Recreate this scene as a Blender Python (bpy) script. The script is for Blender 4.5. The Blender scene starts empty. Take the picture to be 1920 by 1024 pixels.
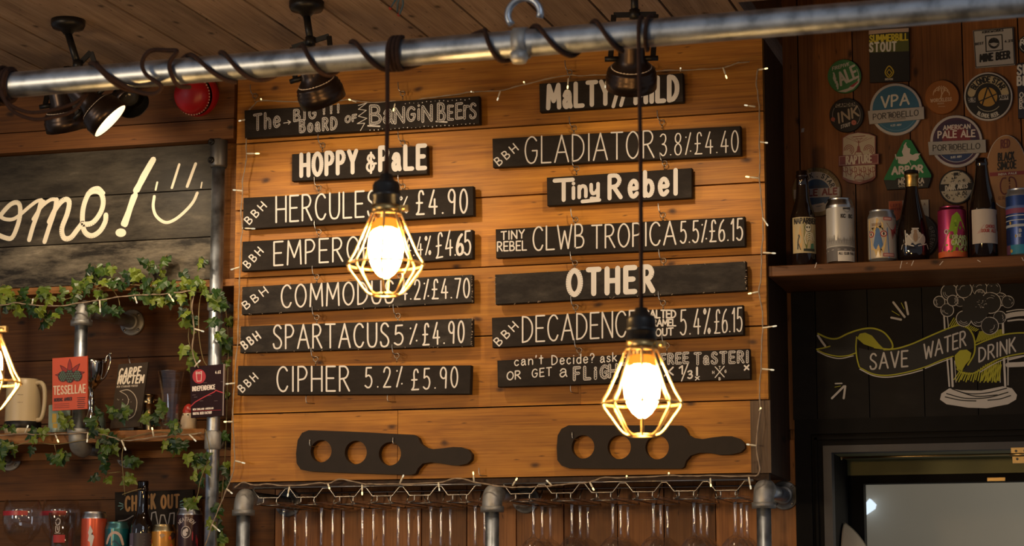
import bpy, math, random
from mathutils import Vector, Matrix
random.seed(7)
V = Vector
SC = bpy.context.scene
COL = SC.collection

# ------------------------------------------------------------------ camera, world, daylight, exposure
F_PX, YAW, PITCH, DIST = 4198.0, 0.2827, 0.1539, 5.5
PANEL = -0.30                                   # y of the menu panel's face; the back wall is y = 0
fwd = V((-math.sin(YAW)*math.cos(PITCH), math.cos(YAW)*math.cos(PITCH), math.sin(PITCH)))
rgt = V((math.cos(YAW), math.sin(YAW), 0.0))
upv = rgt.cross(fwd)
CAM = V((0.0, PANEL, 2.45)) - fwd*DIST

cam_data = bpy.data.cameras.new('camera')
cam_data.sensor_width = 36.0
cam_data.lens = F_PX/1920*36.0
cam_data.clip_start = 0.05
cam_data.dof.use_dof = True
cam_data.dof.focus_distance = 5.45
cam_data.dof.aperture_fstop = 6.3
cam = bpy.data.objects.new('camera', cam_data)
cam.matrix_world = Matrix(((rgt.x, upv.x, -fwd.x, CAM.x), (rgt.y, upv.y, -fwd.y, CAM.y), (rgt.z, upv.z, -fwd.z, CAM.z), (0, 0, 0, 1)))
COL.objects.link(cam)
SC.camera = cam

world = bpy.data.worlds.new('world'); SC.world = world
world.use_nodes = True
bg = world.node_tree.nodes['Background']
bg.inputs[0].default_value = (0.66, 0.70, 0.78, 1)
bg.inputs[1].default_value = 0.22

SC.view_settings.view_transform = 'Standard'
SC.view_settings.look = 'None'
SC.view_settings.gamma = 1.0
SC.view_settings.exposure = 0.0
SC.view_settings.use_curve_mapping = False
SC.cycles.max_bounces = 6
SC.cycles.transparent_max_bounces = 24
SC.cycles.sample_clamp_indirect = 4.0
SC.cycles.use_denoising = True

def area_light(name, loc, target, sx, sy, power, color):
    d = bpy.data.lights.new(name, 'AREA'); d.shape = 'RECTANGLE'
    d.size, d.size_y, d.energy, d.color = sx, sy, power, color
    o = bpy.data.objects.new(name, d); COL.objects.link(o); o.location = loc
    o.rotation_euler = (V(target)-V(loc)).to_track_quat('-Z', 'Y').to_euler()
    return o
# daylight of the tall windows across the hall, behind and to the right of the viewer
area_light('hall_window_light', (4.4, -7.2, 5.2), (0.4, -1.0, 2.4), 2.6, 1.6, 48.0, (0.82, 0.90, 1.0))
# warm front fill added behind the viewer, not a known lamp of the hall
area_light('front_fill_light', (-2.2, -5.4, 2.0), (-0.6, -0.3, 2.3), 0.6, 0.4, 46.0, (1.0, 0.74, 0.44))
area_light('side_window_light', (-4.2, -5.0, 2.6), (-0.6, -0.3, 2.2), 0.8, 1.8, 16.0, (0.82, 0.90, 1.0))

SPOT_A, SPOT_B, SPOT_C, SPOT_D = 9.0, 11.0, 9.0, 9.0     # watts of the lit ceiling spotlights
HATCH_W = 14.0                               # watts of the lamp in the room behind the hatch

def ray(x, y): return fwd + rgt*((x-960)/F_PX) + upv*((512-y)/F_PX)
def P(x, y, Y=PANEL):
    d = ray(x, y); return CAM + d*((Y-CAM.y)/d.y)
def PZ(x, y, Z):
    d = ray(x, y); return CAM + d*((Z-CAM.z)/d.z)
def ppm(p): return F_PX/((V(p)-CAM).dot(fwd))       # pixels per metre at a point

# ------------------------------------------------------------------ mesh builder
def catmull(pts, n=5):
    if len(pts) < 3: return [V(p) for p in pts]
    p = [V(q) for q in pts]; closed = (p[0]-p[-1]).length < 1e-9
    out = []
    for i in range(len(p)-1):
        a = p[i-1] if i > 0 else (p[-2] if closed else p[0]*2-p[1])
        b, c = p[i], p[i+1]
        d = p[i+2] if i+2 < len(p) else (p[1] if closed else c*2-b)
        for k in range(n):
            t = k/n
            out.append(0.5*((2*b)+(c-a)*t+(2*a-5*b+4*c-d)*t*t+(3*b-a-3*c+d)*t**3))
    out.append(p[-1]); return out

class MB:
    def __init__(s):
        s.v, s.f, s.fm, s.fs, s.tone, s.mats = [], [], [], [], [], []
        s.cm, s.t, s.sm, s.k = 0, 0.5, False, 0
    def layer(s):
        s.k = (s.k+1) % 48; return s.k*4e-6          # successive strokes of paint lie on top of each other
    def mat(s, m):
        if m not in s.mats: s.mats.append(m)
        s.cm = s.mats.index(m); return s
    def add(s, vs, fs, smooth=None):
        o = len(s.v)
        s.v += [V(q) for q in vs]; s.tone += [s.t]*len(vs)
        for f in fs:
            s.f.append([i+o for i in f]); s.fm.append(s.cm); s.fs.append(s.sm if smooth is None else smooth)
        return s
    def box(s, lo, hi, M=None, bev=0.0):
        x0, y0, z0 = lo; x1, y1, z1 = hi
        if bev <= 0:
            vs = [(x0,y0,z0),(x1,y0,z0),(x1,y1,z0),(x0,y1,z0),(x0,y0,z1),(x1,y0,z1),(x1,y1,z1),(x0,y1,z1)]
            fs = [(0,3,2,1),(4,5,6,7),(0,1,5,4),(1,2,6,5),(2,3,7,6),(3,0,4,7)]
            if M: vs = [M @ V(q) for q in vs]
            return s.add(vs, fs)
        pts = [(x0+bev,z0),(x1-bev,z0),(x1,z0+bev),(x1,z1-bev),(x1-bev,z1),(x0+bev,z1),(x0,z1-bev),(x0,z0+bev)]
        return s.prism([V((a,0,b)) for a,b in pts], y0, y1, M=M, bev=bev)
    def prism(s, pts, y0, y1, M=None, bev=0.0, holes=None):
        """outline in x,z (points' x and z), from front y0 to back y1; the front rim is chamfered by bev"""
        n = len(pts); cx = sum(p[0] for p in pts)/n; cz = sum(p[2] for p in pts)/n
        if bev > 0:
            ins = []
            for i in range(n):
                a, b, c = V(pts[i-1]), V(pts[i]), V(pts[(i+1) % n])
                d1 = (b-a); d2 = (c-b); d1.y = d2.y = 0
                n1 = V((-d1.z,0,d1.x)); n2 = V((-d2.z,0,d2.x))
                m = (n1.normalized() if n1.length else n2)+(n2.normalized() if n2.length else n1)
                m = m.normalized() if m.length else V((0,0,0))
                ins.append(m)
            area = sum(pts[i][0]*pts[(i+1)%n][2]-pts[(i+1)%n][0]*pts[i][2] for i in range(n))
            sg = 1 if area > 0 else -1
            front = [V((pts[i][0]+ins[i].x*bev*sg, y0, pts[i][2]+ins[i].z*bev*sg)) for i in range(n)]
            rim = [V((p[0], y0+bev, p[2])) for p in pts]
            back = [V((p[0], y1, p[2])) for p in pts]
            vs = front+rim+back; L = 3
        else:
            vs = [V((p[0], y0, p[2])) for p in pts]+[V((p[0], y1, p[2])) for p in pts]; L = 2
        fs = [list(range(n)), list(range(n*(L-1), n*L))[::-1]]
        for l in range(L-1):
            for i in range(n):
                j = (i+1) % n; fs.append((l*n+i, (l+1)*n+i, (l+1)*n+j, l*n+j))
        if M: vs = [M @ q for q in vs]
        return s.add(vs, fs)
    def tube(s, path, r, seg=8, caps=True, closed=False):
        p = [V(q) for q in path]; n = len(p)
        rr = r if isinstance(r, (list, tuple)) else [r]*n
        vs, fs = [], []; up = None
        for i in range(n):
            if closed: t = p[(i+1) % n]-p[i-1]
            else: t = p[min(i+1, n-1)]-p[max(i-1, 0)]
            t = t.normalized() if t.length else V((0,0,1))
            if up is None:
                up = V((0,0,1)) if abs(t.z) < 0.9 else V((1,0,0))
            a = (up - t*up.dot(t))
            a = a.normalized() if a.length > 1e-6 else t.orthogonal().normalized()
            up = a; b = t.cross(a)
            for k in range(seg):
                w = 2*math.pi*k/seg
                vs.append(p[i]+(a*math.cos(w)+b*math.sin(w))*rr[i])
        for i in range(n if closed else n-1):
            j = (i+1) % n
            for k in range(seg):
                l = (k+1) % seg; fs.append((i*seg+k, i*seg+l, j*seg+l, j*seg+k))
        if caps and not closed:
            fs.append(list(range(seg))[::-1]); fs.append([(n-1)*seg+k for k in range(seg)])
        return s.add(vs, fs, True)
    def lathe(s, prof, seg=32, M=None, smooth=True, a0=0.0, a1=2*math.pi):
        """profile of (radius, height) turned about z"""
        full = abs(a1-a0-2*math.pi) < 1e-6; m = seg if full else seg+1
        vs, fs = [], []
        for r, z in prof:
            for k in range(m):
                w = a0+(a1-a0)*k/seg; q = V((r*math.cos(w), r*math.sin(w), z)); vs.append(M @ q if M else q)
        for i in range(len(prof)-1):
            for k in range(m if full else m-1):
                l = (k+1) % m; fs.append((i*m+k, i*m+l, (i+1)*m+l, (i+1)*m+k))
        return s.add(vs, fs, smooth)
    def disc(s, c, r, n, seg=10):
        n = V(n).normalized(); a = n.orthogonal().normalized(); b = n.cross(a); c = V(c)+n*s.layer()
        return s.add([V(c)+(a*math.cos(2*math.pi*k/seg)+b*math.sin(2*math.pi*k/seg))*r for k in range(seg)], [list(range(seg))])
    def ribbon(s, pts, nrm, w, cap=True):
        p = [V(q) for q in pts]; n = len(p)
        nn = nrm if isinstance(nrm, list) else [V(nrm)]*n
        for i in range(n-1):
            t = p[i+1]-p[i]
            if t.length < 1e-7: continue
            t = t.normalized()
            e = nn[i].cross(t).normalized()*w/2; g = nn[i+1].cross(t).normalized()*w/2
            ly = s.layer(); u0, u1 = nn[i]*ly, nn[i+1]*ly
            s.add([p[i]-e+u0, p[i]+e+u0, p[i+1]+g+u1, p[i+1]-g+u1], [(0,3,2,1)])
        if cap:
            for i in range(n):
                if i in (0, n-1) or (p[i]-p[i-1]).normalized().dot((p[i+1]-p[i]).normalized()) < 0.97: s.disc(p[i], w/2, nn[i], 8)
        return s
    def build(s, name, m=None, parent=None, **props):
        if m is not None and not s.mats: s.mats = [m]
        o0 = parent_loc(parent)
        me = bpy.data.meshes.new(name)
        me.from_pydata([q-o0 for q in s.v], [], s.f)
        for q in s.mats: me.materials.append(q)
        me.polygons.foreach_set('material_index', s.fm); me.polygons.foreach_set('use_smooth', s.fs)
        at = me.attributes.new('tone', 'FLOAT', 'POINT'); at.data.foreach_set('value', s.tone)
        me.update()
        o = bpy.data.objects.new(name, me); COL.objects.link(o)
        if parent: o.parent = parent
        for k, q in props.items(): o[k] = q
        return o
def parent_loc(p):
    l = V((0,0,0))
    while p: l = l+p.location; p = p.parent
    return l
def thing(name, loc, label, cat, group=None):
    o = bpy.data.objects.new(name, None); COL.objects.link(o); o.location = loc; o.empty_display_size = 0.02
    o['label'] = label; o['category'] = cat
    if group: o['group'] = group
    return o
def tag(o, label, cat, group=None):
    o['label'] = label; o['category'] = cat
    if group: o['group'] = group
    return o
def struct(o): o['kind'] = 'structure'; return o
def recentre(o, c):
    c = V(c); o.data.transform(Matrix.Translation(-c)); o.location = c; return o
def copy_tree(o, parent=None):
    c = o.copy(); COL.objects.link(c)
    if parent: c.parent = parent
    for ch in list(o.children): copy_tree(ch, c)
    return c
def axisM(loc, axis):
    """matrix that takes local z to axis, at loc"""
    return Matrix.Translation(V(loc)) @ V(axis).normalized().to_track_quat('Z', 'Y').to_matrix().to_4x4()

# ------------------------------------------------------------------ materials
def newmat(name):
    m = bpy.data.materials.new(name); m.use_nodes = True
    return m, m.node_tree.nodes, m.node_tree.links, m.node_tree.nodes['Principled BSDF']
def plain(name, c, rough=0.6, metal=0.0, noise=0.0, nscale=40, bump=0.0, spec=0.5, coat=0.0):
    m, N, L, B = newmat(name)
    B.inputs['Base Color'].default_value = (*c, 1); B.inputs['Roughness'].default_value = rough
    B.inputs['Metallic'].default_value = metal; B.inputs['Specular IOR Level'].default_value = spec
    B.inputs['Coat Weight'].default_value = coat
    if noise or bump:
        tc = N.new('ShaderNodeTexCoord'); nz = N.new('ShaderNodeTexNoise')
        nz.inputs['Scale'].default_value = nscale; nz.inputs['Detail'].default_value = 5
        L.new(tc.outputs['Object'], nz.inputs['Vector'])
        if noise:
            mx = N.new('ShaderNodeMix'); mx.data_type = 'RGBA'
            mx.inputs[6].default_value = (*[q*(1-noise) for q in c], 1); mx.inputs[7].default_value = (*[min(1, q*(1+noise)) for q in c], 1)
            L.new(nz.outputs[0], mx.inputs[0]); L.new(mx.outputs[2], B.inputs['Base Color'])
        if bump:
            bp = N.new('ShaderNodeBump'); bp.inputs['Strength'].default_value = bump; bp.inputs['Distance'].default_value = 0.003
            L.new(nz.outputs[0], bp.inputs['Height']); L.new(bp.outputs[0], B.inputs['Normal'])
    return m
def ramp(N, stops):
    r = N.new('ShaderNodeValToRGB'); e = r.color_ramp.elements
    while len(e) < len(stops): e.new(0.5)
    for q, (p, c) in zip(e, stops): q.position = p; q.color = (*c, 1)
    return r
def wood(name, dark, mid, light, axis='X', rough=0.6, tonevar=0.5, knots=True, bump=0.25, grain=1.0, spec=0.3):
    m, N, L, B = newmat(name)
    tc = N.new('ShaderNodeTexCoord'); at = N.new('ShaderNodeAttribute'); at.attribute_name = 'tone'
    off = N.new('ShaderNodeVectorMath'); off.operation = 'SCALE'; off.inputs[0].default_value = (13.1, 7.7, 23.9)
    L.new(at.outputs['Fac'], off.inputs['Scale'])
    add = N.new('ShaderNodeVectorMath'); add.operation = 'ADD'
    L.new(tc.outputs['Object'], add.inputs[0]); L.new(off.outputs[0], add.inputs[1])
    def mapped(along, across):
        mp = N.new('ShaderNodeMapping')
        sc = {'X': (along, across, across), 'Y': (across, along, across), 'Z': (across, across, along)}[axis]
        mp.inputs['Scale'].default_value = sc; L.new(add.outputs[0], mp.inputs['Vector']); return mp
    def noise(mp, scale, detail, dist=0.0, rg=0.6):
        n = N.new('ShaderNodeTexNoise'); n.inputs['Scale'].default_value = scale; n.inputs['Detail'].default_value = detail
        n.inputs['Distortion'].default_value = dist; n.inputs['Roughness'].default_value = rg
        L.new(mp.outputs[0], n.inputs['Vector']); return n
    g1 = noise(mapped(0.9*grain, 12*grain), 3.0, 5, 0.6)          # wide figure
    g2 = noise(mapped(1.2*grain, 60*grain), 4.0, 3, 0.2)          # fine fibres
    g3 = noise(mapped(1.5, 2.5), 2.0, 3)                          # broad patches
    c1 = ramp(N, [(0.28, dark), (0.5, mid), (0.72, light)])
    mixf = N.new('ShaderNodeMath'); mixf.operation = 'MULTIPLY_ADD'; mixf.inputs[1].default_value = 0.45
    sub = N.new('ShaderNodeMath'); sub.operation = 'MULTIPLY'; sub.inputs[1].default_value = 0.55
    L.new(g1.outputs[0], sub.inputs[0]); L.new(g2.outputs[0], mixf.inputs[0]); L.new(sub.outputs[0], mixf.inputs[2])
    L.new(mixf.outputs[0], c1.inputs[0])
    tone = N.new('ShaderNodeMapRange'); tone.inputs['To Min'].default_value = 1-tonevar*0.5; tone.inputs['To Max'].default_value = 1+tonevar*0.5
    L.new(at.outputs['Fac'], tone.inputs['Value'])
    pat = N.new('ShaderNodeMapRange'); pat.inputs['From Min'].default_value = 0.3; pat.inputs['From Max'].default_value = 0.7
    pat.inputs['To Min'].default_value = 0.72; pat.inputs['To Max'].default_value = 1.2; L.new(g3.outputs[0], pat.inputs['Value'])
    tm = N.new('ShaderNodeMath'); tm.operation = 'MULTIPLY'; L.new(tone.outputs[0], tm.inputs[0]); L.new(pat.outputs[0], tm.inputs[1])
    sc = N.new('ShaderNodeVectorMath'); sc.operation = 'SCALE'; L.new(c1.outputs[0], sc.inputs[0]); L.new(tm.outputs[0], sc.inputs['Scale'])
    out = sc.outputs[0]
    if knots:
        sx = N.new('ShaderNodeSeparateXYZ'); L.new(add.outputs[0], sx.inputs[0])
        al, ac = {'X': (0, 2), 'Y': (1, 0), 'Z': (2, 0)}[axis]
        def flat(a, c):
            cb = N.new('ShaderNodeCombineXYZ'); L.new(sx.outputs[al], cb.inputs[0]); L.new(sx.outputs[ac], cb.inputs[1])
            nz = N.new('ShaderNodeTexNoise'); nz.inputs['Scale'].default_value = 14; L.new(add.outputs[0], nz.inputs['Vector'])
            jt = N.new('ShaderNodeVectorMath'); jt.operation = 'MULTIPLY_ADD'; jt.inputs[1].default_value = (.02, .02, 0); L.new(nz.outputs['Color'], jt.inputs[0]); L.new(cb.outputs[0], jt.inputs[2])
            m2 = N.new('ShaderNodeMapping'); m2.inputs['Scale'].default_value = (a, c, 1); L.new(jt.outputs[0], m2.inputs['Vector']); return m2
        vo = N.new('ShaderNodeTexVoronoi'); vo.voronoi_dimensions = '2D'; vo.inputs['Scale'].default_value = 4.0; L.new(flat(.8, 1.5).outputs[0], vo.inputs['Vector'])
        kr = ramp(N, [(0.012, (.95,.95,.95)), (0.030, (0.6,0.6,0.6)), (0.048, (0.12,0.12,0.12)), (0.085, (0,0,0))]); L.new(vo.outputs['Distance'], kr.inputs[0])
        v2 = N.new('ShaderNodeTexVoronoi'); v2.voronoi_dimensions = '2D'; v2.inputs['Scale'].default_value = 11.0; L.new(flat(.45, 2.0).outputs[0], v2.inputs['Vector'])
        k2 = ramp(N, [(0.01, (0.75,0.75,0.75)), (0.05, (0,0,0))]); L.new(v2.outputs['Distance'], k2.inputs[0])
        mxk = N.new('ShaderNodeMath'); mxk.operation = 'MAXIMUM'; L.new(kr.outputs[0], mxk.inputs[0]); L.new(k2.outputs[0], mxk.inputs[1])
        mk = N.new('ShaderNodeMix'); mk.data_type = 'RGBA'; mk.inputs[7].default_value = (*[q*0.35 for q in dark], 1)
        L.new(mxk.outputs[0], mk.inputs[0]); L.new(out, mk.inputs[6]); out = mk.outputs[2]
    L.new(out, B.inputs['Base Color'])
    B.inputs['Roughness'].default_value = rough; B.inputs['Specular IOR Level'].default_value = spec
    bp = N.new('ShaderNodeBump'); bp.inputs['Strength'].default_value = bump; bp.inputs['Distance'].default_value = 0.002
    L.new(mixf.outputs[0], bp.inputs['Height']); L.new(bp.outputs[0], B.inputs['Normal'])
    return m
def chalk_black(name, c=(0.019, 0.0145, 0.012), smear=(0.070, 0.056, 0.046), amount=0.5, scale=9.0, rough=0.75, stretch=2.5, bytone=False):
    m, N, L, B = newmat(name)
    tc = N.new('ShaderNodeTexCoord'); n1 = N.new('ShaderNodeTexNoise'); n1.inputs['Scale'].default_value = scale; n1.inputs['Detail'].default_value = 8
    n1.inputs['Roughness'].default_value = 0.7
    mp = N.new('ShaderNodeMapping'); mp.inputs['Scale'].default_value = (1, 1, stretch); L.new(tc.outputs['Object'], mp.inputs['Vector']); L.new(mp.outputs[0], n1.inputs['Vector'])
    r = ramp(N, [(0.42, (0,0,0)), (0.60, (amount*.3,)*3), (0.76, (amount,)*3)]); L.new(n1.outputs[0], r.inputs[0])
    mx = N.new('ShaderNodeMix'); mx.data_type = 'RGBA'; mx.inputs[6].default_value = (*c, 1); mx.inputs[7].default_value = (*smear, 1)
    fac = r.outputs[0]
    if bytone:                                     # how much chalk dust each plank carries
        at = N.new('ShaderNodeAttribute'); at.attribute_name = 'tone'; ml = N.new('ShaderNodeMath'); ml.operation = 'MULTIPLY'; ml.use_clamp = True
        L.new(at.outputs['Fac'], ml.inputs[0]); L.new(r.outputs[0], ml.inputs[1]); fac = ml.outputs[0]
    L.new(fac, mx.inputs[0]); L.new(mx.outputs[2], B.inputs['Base Color'])
    B.inputs['Roughness'].default_value = rough; B.inputs['Specular IOR Level'].default_value = 0.15
    return m
def glass(name, tint=(1, 1, 1), refl=0.9, rough=0.02, ior=1.5, edge=0.25, base=0.045):
    m, N, L, B = newmat(name); N.remove(B)
    tr = N.new('ShaderNodeBsdfTransparent'); tr.inputs[0].default_value = (*tint, 1)
    gl = N.new('ShaderNodeBsdfGlossy'); gl.inputs['Roughness'].default_value = rough; gl.inputs[0].default_value = (refl, refl, refl, 1)
    lw = N.new('ShaderNodeLayerWeight'); lw.inputs[0].default_value = 0.5
    pw = N.new('ShaderNodeMath'); pw.operation = 'POWER'; pw.inputs[1].default_value = 4.0; L.new(lw.outputs['Facing'], pw.inputs[0])
    fa = N.new('ShaderNodeMath'); fa.operation = 'MULTIPLY_ADD'; fa.inputs[1].default_value = edge; fa.inputs[2].default_value = base; L.new(pw.outputs[0], fa.inputs[0])
    mx = N.new('ShaderNodeMixShader'); L.new(fa.outputs[0], mx.inputs[0]); L.new(tr.outputs[0], mx.inputs[1]); L.new(gl.outputs[0], mx.inputs[2])
    L.new(mx.outputs[0], N['Material Output'].inputs[0])
    return m
def emit(name, c, strength, sample=True):
    m, N, L, B = newmat(name); N.remove(B)
    e = N.new('ShaderNodeEmission'); e.inputs[0].default_value = (*c, 1); e.inputs[1].default_value = strength
    L.new(e.outputs[0], N['Material Output'].inputs[0])
    if not sample: m.cycles.emission_sampling = 'NONE'
    return m
def galv(name, base=(0.50, 0.545, 0.61), rough=0.40, metal=1.0):
    m, N, L, B = newmat(name)
    tc = N.new('ShaderNodeTexCoord'); n1 = N.new('ShaderNodeTexNoise'); n1.inputs['Scale'].default_value = 28; n1.inputs['Detail'].default_value = 7
    L.new(tc.outputs['Object'], n1.inputs['Vector'])
    r = ramp(N, [(0.3, tuple(q*0.55 for q in base)), (0.5, base), (0.75, tuple(min(1, q*1.3) for q in base))]); L.new(n1.outputs[0], r.inputs[0])
    L.new(r.outputs[0], B.inputs['Base Color'])
    mr = N.new('ShaderNodeMapRange'); mr.inputs['To Min'].default_value = rough-0.1; mr.inputs['To Max'].default_value = rough+0.14; L.new(n1.outputs[0], mr.inputs['Value'])
    L.new(mr.outputs[0], B.inputs['Roughness']); B.inputs['Metallic'].default_value = metal
    return m

M_PINE = wood('pine_planks', (0.15, 0.045, 0.005), (0.38, 0.148, 0.016), (0.56, 0.250, 0.030), 'X', 0.5, 0.4)
M_BROWN_X = wood('dark_stained_planks', (0.05, 0.018, 0.004), (0.145, 0.052, 0.009), (0.23, 0.090, 0.018), 'X', 0.6, 0.5)
M_BROWN_Z = wood('reddish_upright_planks', (0.085, 0.029, 0.009), (0.20, 0.074, 0.020), (0.28, 0.115, 0.034), 'Z', 0.5, 0.5)
M_RSHELF = wood('brown_shelf_timber', (0.08, 0.03, 0.010), (0.17, 0.068, 0.022), (0.25, 0.11, 0.038), 'X', 0.5, 0.3)
M_BACK_Z = wood('lightened_brown_planks', (0.13, 0.048, 0.016), (0.31, 0.125, 0.038), (0.42, 0.19, 0.065), 'Z', 0.5, 0.6)  # upright boards lightened in colour, standing in for lamplight under the panel
M_BATTEN = wood('weathered_batten', (0.06, 0.04, 0.025), (0.14, 0.09, 0.055), (0.22, 0.15, 0.10), 'Z', 0.7, 0.3)
M_DARKBOX = wood('dark_box_timber', (0.02, 0.010, 0.006), (0.05, 0.022, 0.010), (0.085, 0.036, 0.015), 'Z', 0.6, 0.4)
M_CEIL = wood('grey_brown_ceiling_boards', (0.15, 0.10, 0.075), (0.30, 0.21, 0.155), (0.42, 0.31, 0.24), 'Y', 0.7, 0.35)
M_SHELF = wood('shelf_timber', (0.16, 0.06, 0.017), (0.30, 0.125, 0.034), (0.40, 0.19, 0.06), 'X', 0.55, 0.3)
M_CHALK = chalk_black('blackboard_paint')
M_CHALK_DULL = chalk_black('mural_blackboard', (0.011, 0.009, 0.008), (0.030, 0.025, 0.021), 0.6, 6)
M_WELCOME = chalk_black('chalk_smeared_black_boards', (0.020, 0.016, 0.011), (0.26, 0.22, 0.16), 0.75, 4.0, 0.42, 4.0, True)
M_BLACKWOOD = plain('black_painted_wood', (0.017, 0.011, 0.0085), 0.55, 0, 0.3, 30, spec=.2)
M_FRAME = plain('black_frame_paint', (0.008, 0.007, 0.0065), 0.65, 0, 0.3, 20, spec=.08)
M_FRAMEGREY = plain('grey_frame_paint', (0.055, 0.053, 0.056), 0.5, 0, 0.2, 20, spec=.25)
M_WHITE = plain('chalk_white', (0.70, 0.66, 0.62), 0.8)
M_DULLWHITE = plain('worn_chalk_white', (0.50, 0.46, 0.42), 0.85, 0, 0.25, 120)
M_GALV = galv('galvanised_steel')
M_GALV2 = galv('galvanised_fitting', (0.36, 0.355, 0.345), 0.50, 0.65)
M_WIRE = plain('chrome_wire', (0.42, 0.39, 0.35), 0.3, 1.0)
M_HOOK = plain('dark_steel_hook', (0.30, 0.24, 0.18), 0.35, 1.0)
M_BRONZE = plain('dark_bronze', (0.060, 0.042, 0.034), 0.32, 0.85, 0.25, 25)
M_BLACKIRON = plain('black_iron', (0.016, 0.014, 0.013), 0.4, 0.5)
M_CORD = plain('brown_fabric_flex', (0.040, 0.020, 0.014), 0.9, 0, 0.3, 200, spec=.15)
M_BAKELITE = plain('black_bakelite', (0.012, 0.011, 0.011), 0.35)
M_BRASS = plain('aged_brass', (0.52, 0.36, 0.15), 0.33, 1.0)
M_CAGE = plain('brass_cage_wire', (0.80, 0.52, 0.20), 0.30, 0.75)
M_AMBER = glass('amber_bulb_glass', (1.0, 0.80, 0.48), 0.9, 0.03, 1.5, 0.35)
M_AMBERGLOW = emit('amber_glow_of_the_bulb_neck', (1.0, 0.34, 0.045), 1.6, False)
M_BULB = emit('glowing_lamp_filament', (1.0, 0.72, 0.40), 225.0)
M_FAIRY = emit('warm_fairy_tip', (1.0, 0.70, 0.25), 3.0, False)
M_FAIRYDIM = emit('faint_fairy_tip', (1.0, 0.84, 0.55), 0.75, False)
M_FAIRYBODY = plain('clear_fairy_bulb', (0.75, 0.68, 0.52), 0.3)
M_FWIRE = plain('clear_fairy_cable', (0.30, 0.22, 0.15), 0.45)
M_GLASS = glass('clear_glass', (0.985, 0.985, 0.985), 1.0, 0.02, 1.5, 0.95, 0.055)
M_LEAF = None

def leafmat():
    m, N, L, B = newmat('ivy_leaf')
    at = N.new('ShaderNodeAttribute'); at.attribute_name = 'tone'
    tc = N.new('ShaderNodeTexCoord'); nz = N.new('ShaderNodeTexNoise'); nz.inputs['Scale'].default_value = 70; L.new(tc.outputs['Object'], nz.inputs['Vector'])
    ad = N.new('ShaderNodeMath'); ad.operation = 'MULTIPLY_ADD'; ad.inputs[1].default_value = 0.35; L.new(nz.outputs[0], ad.inputs[0]); L.new(at.outputs['Fac'], ad.inputs[2])
    r = ramp(N, [(0.15, (0.006, 0.022, 0.005)), (0.60, (0.030, 0.075, 0.009)), (1.05, (0.15, 0.20, 0.018))]); L.new(ad.outputs[0], r.inputs[0])
    L.new(r.outputs[0], B.inputs['Base Color']); B.inputs['Roughness'].default_value = 0.4
    return m
M_LEAF = leafmat()
M_STEM = plain('ivy_stem', (0.20, 0.15, 0.06), 0.6)
_pc = {}
def paint(c, rough=0.5, metal=0.0):
    k = (tuple(round(q, 3) for q in c), rough, metal)
    if k not in _pc: _pc[k] = plain('print_ink', c, rough, metal, spec=0.4)
    return _pc[k]
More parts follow.
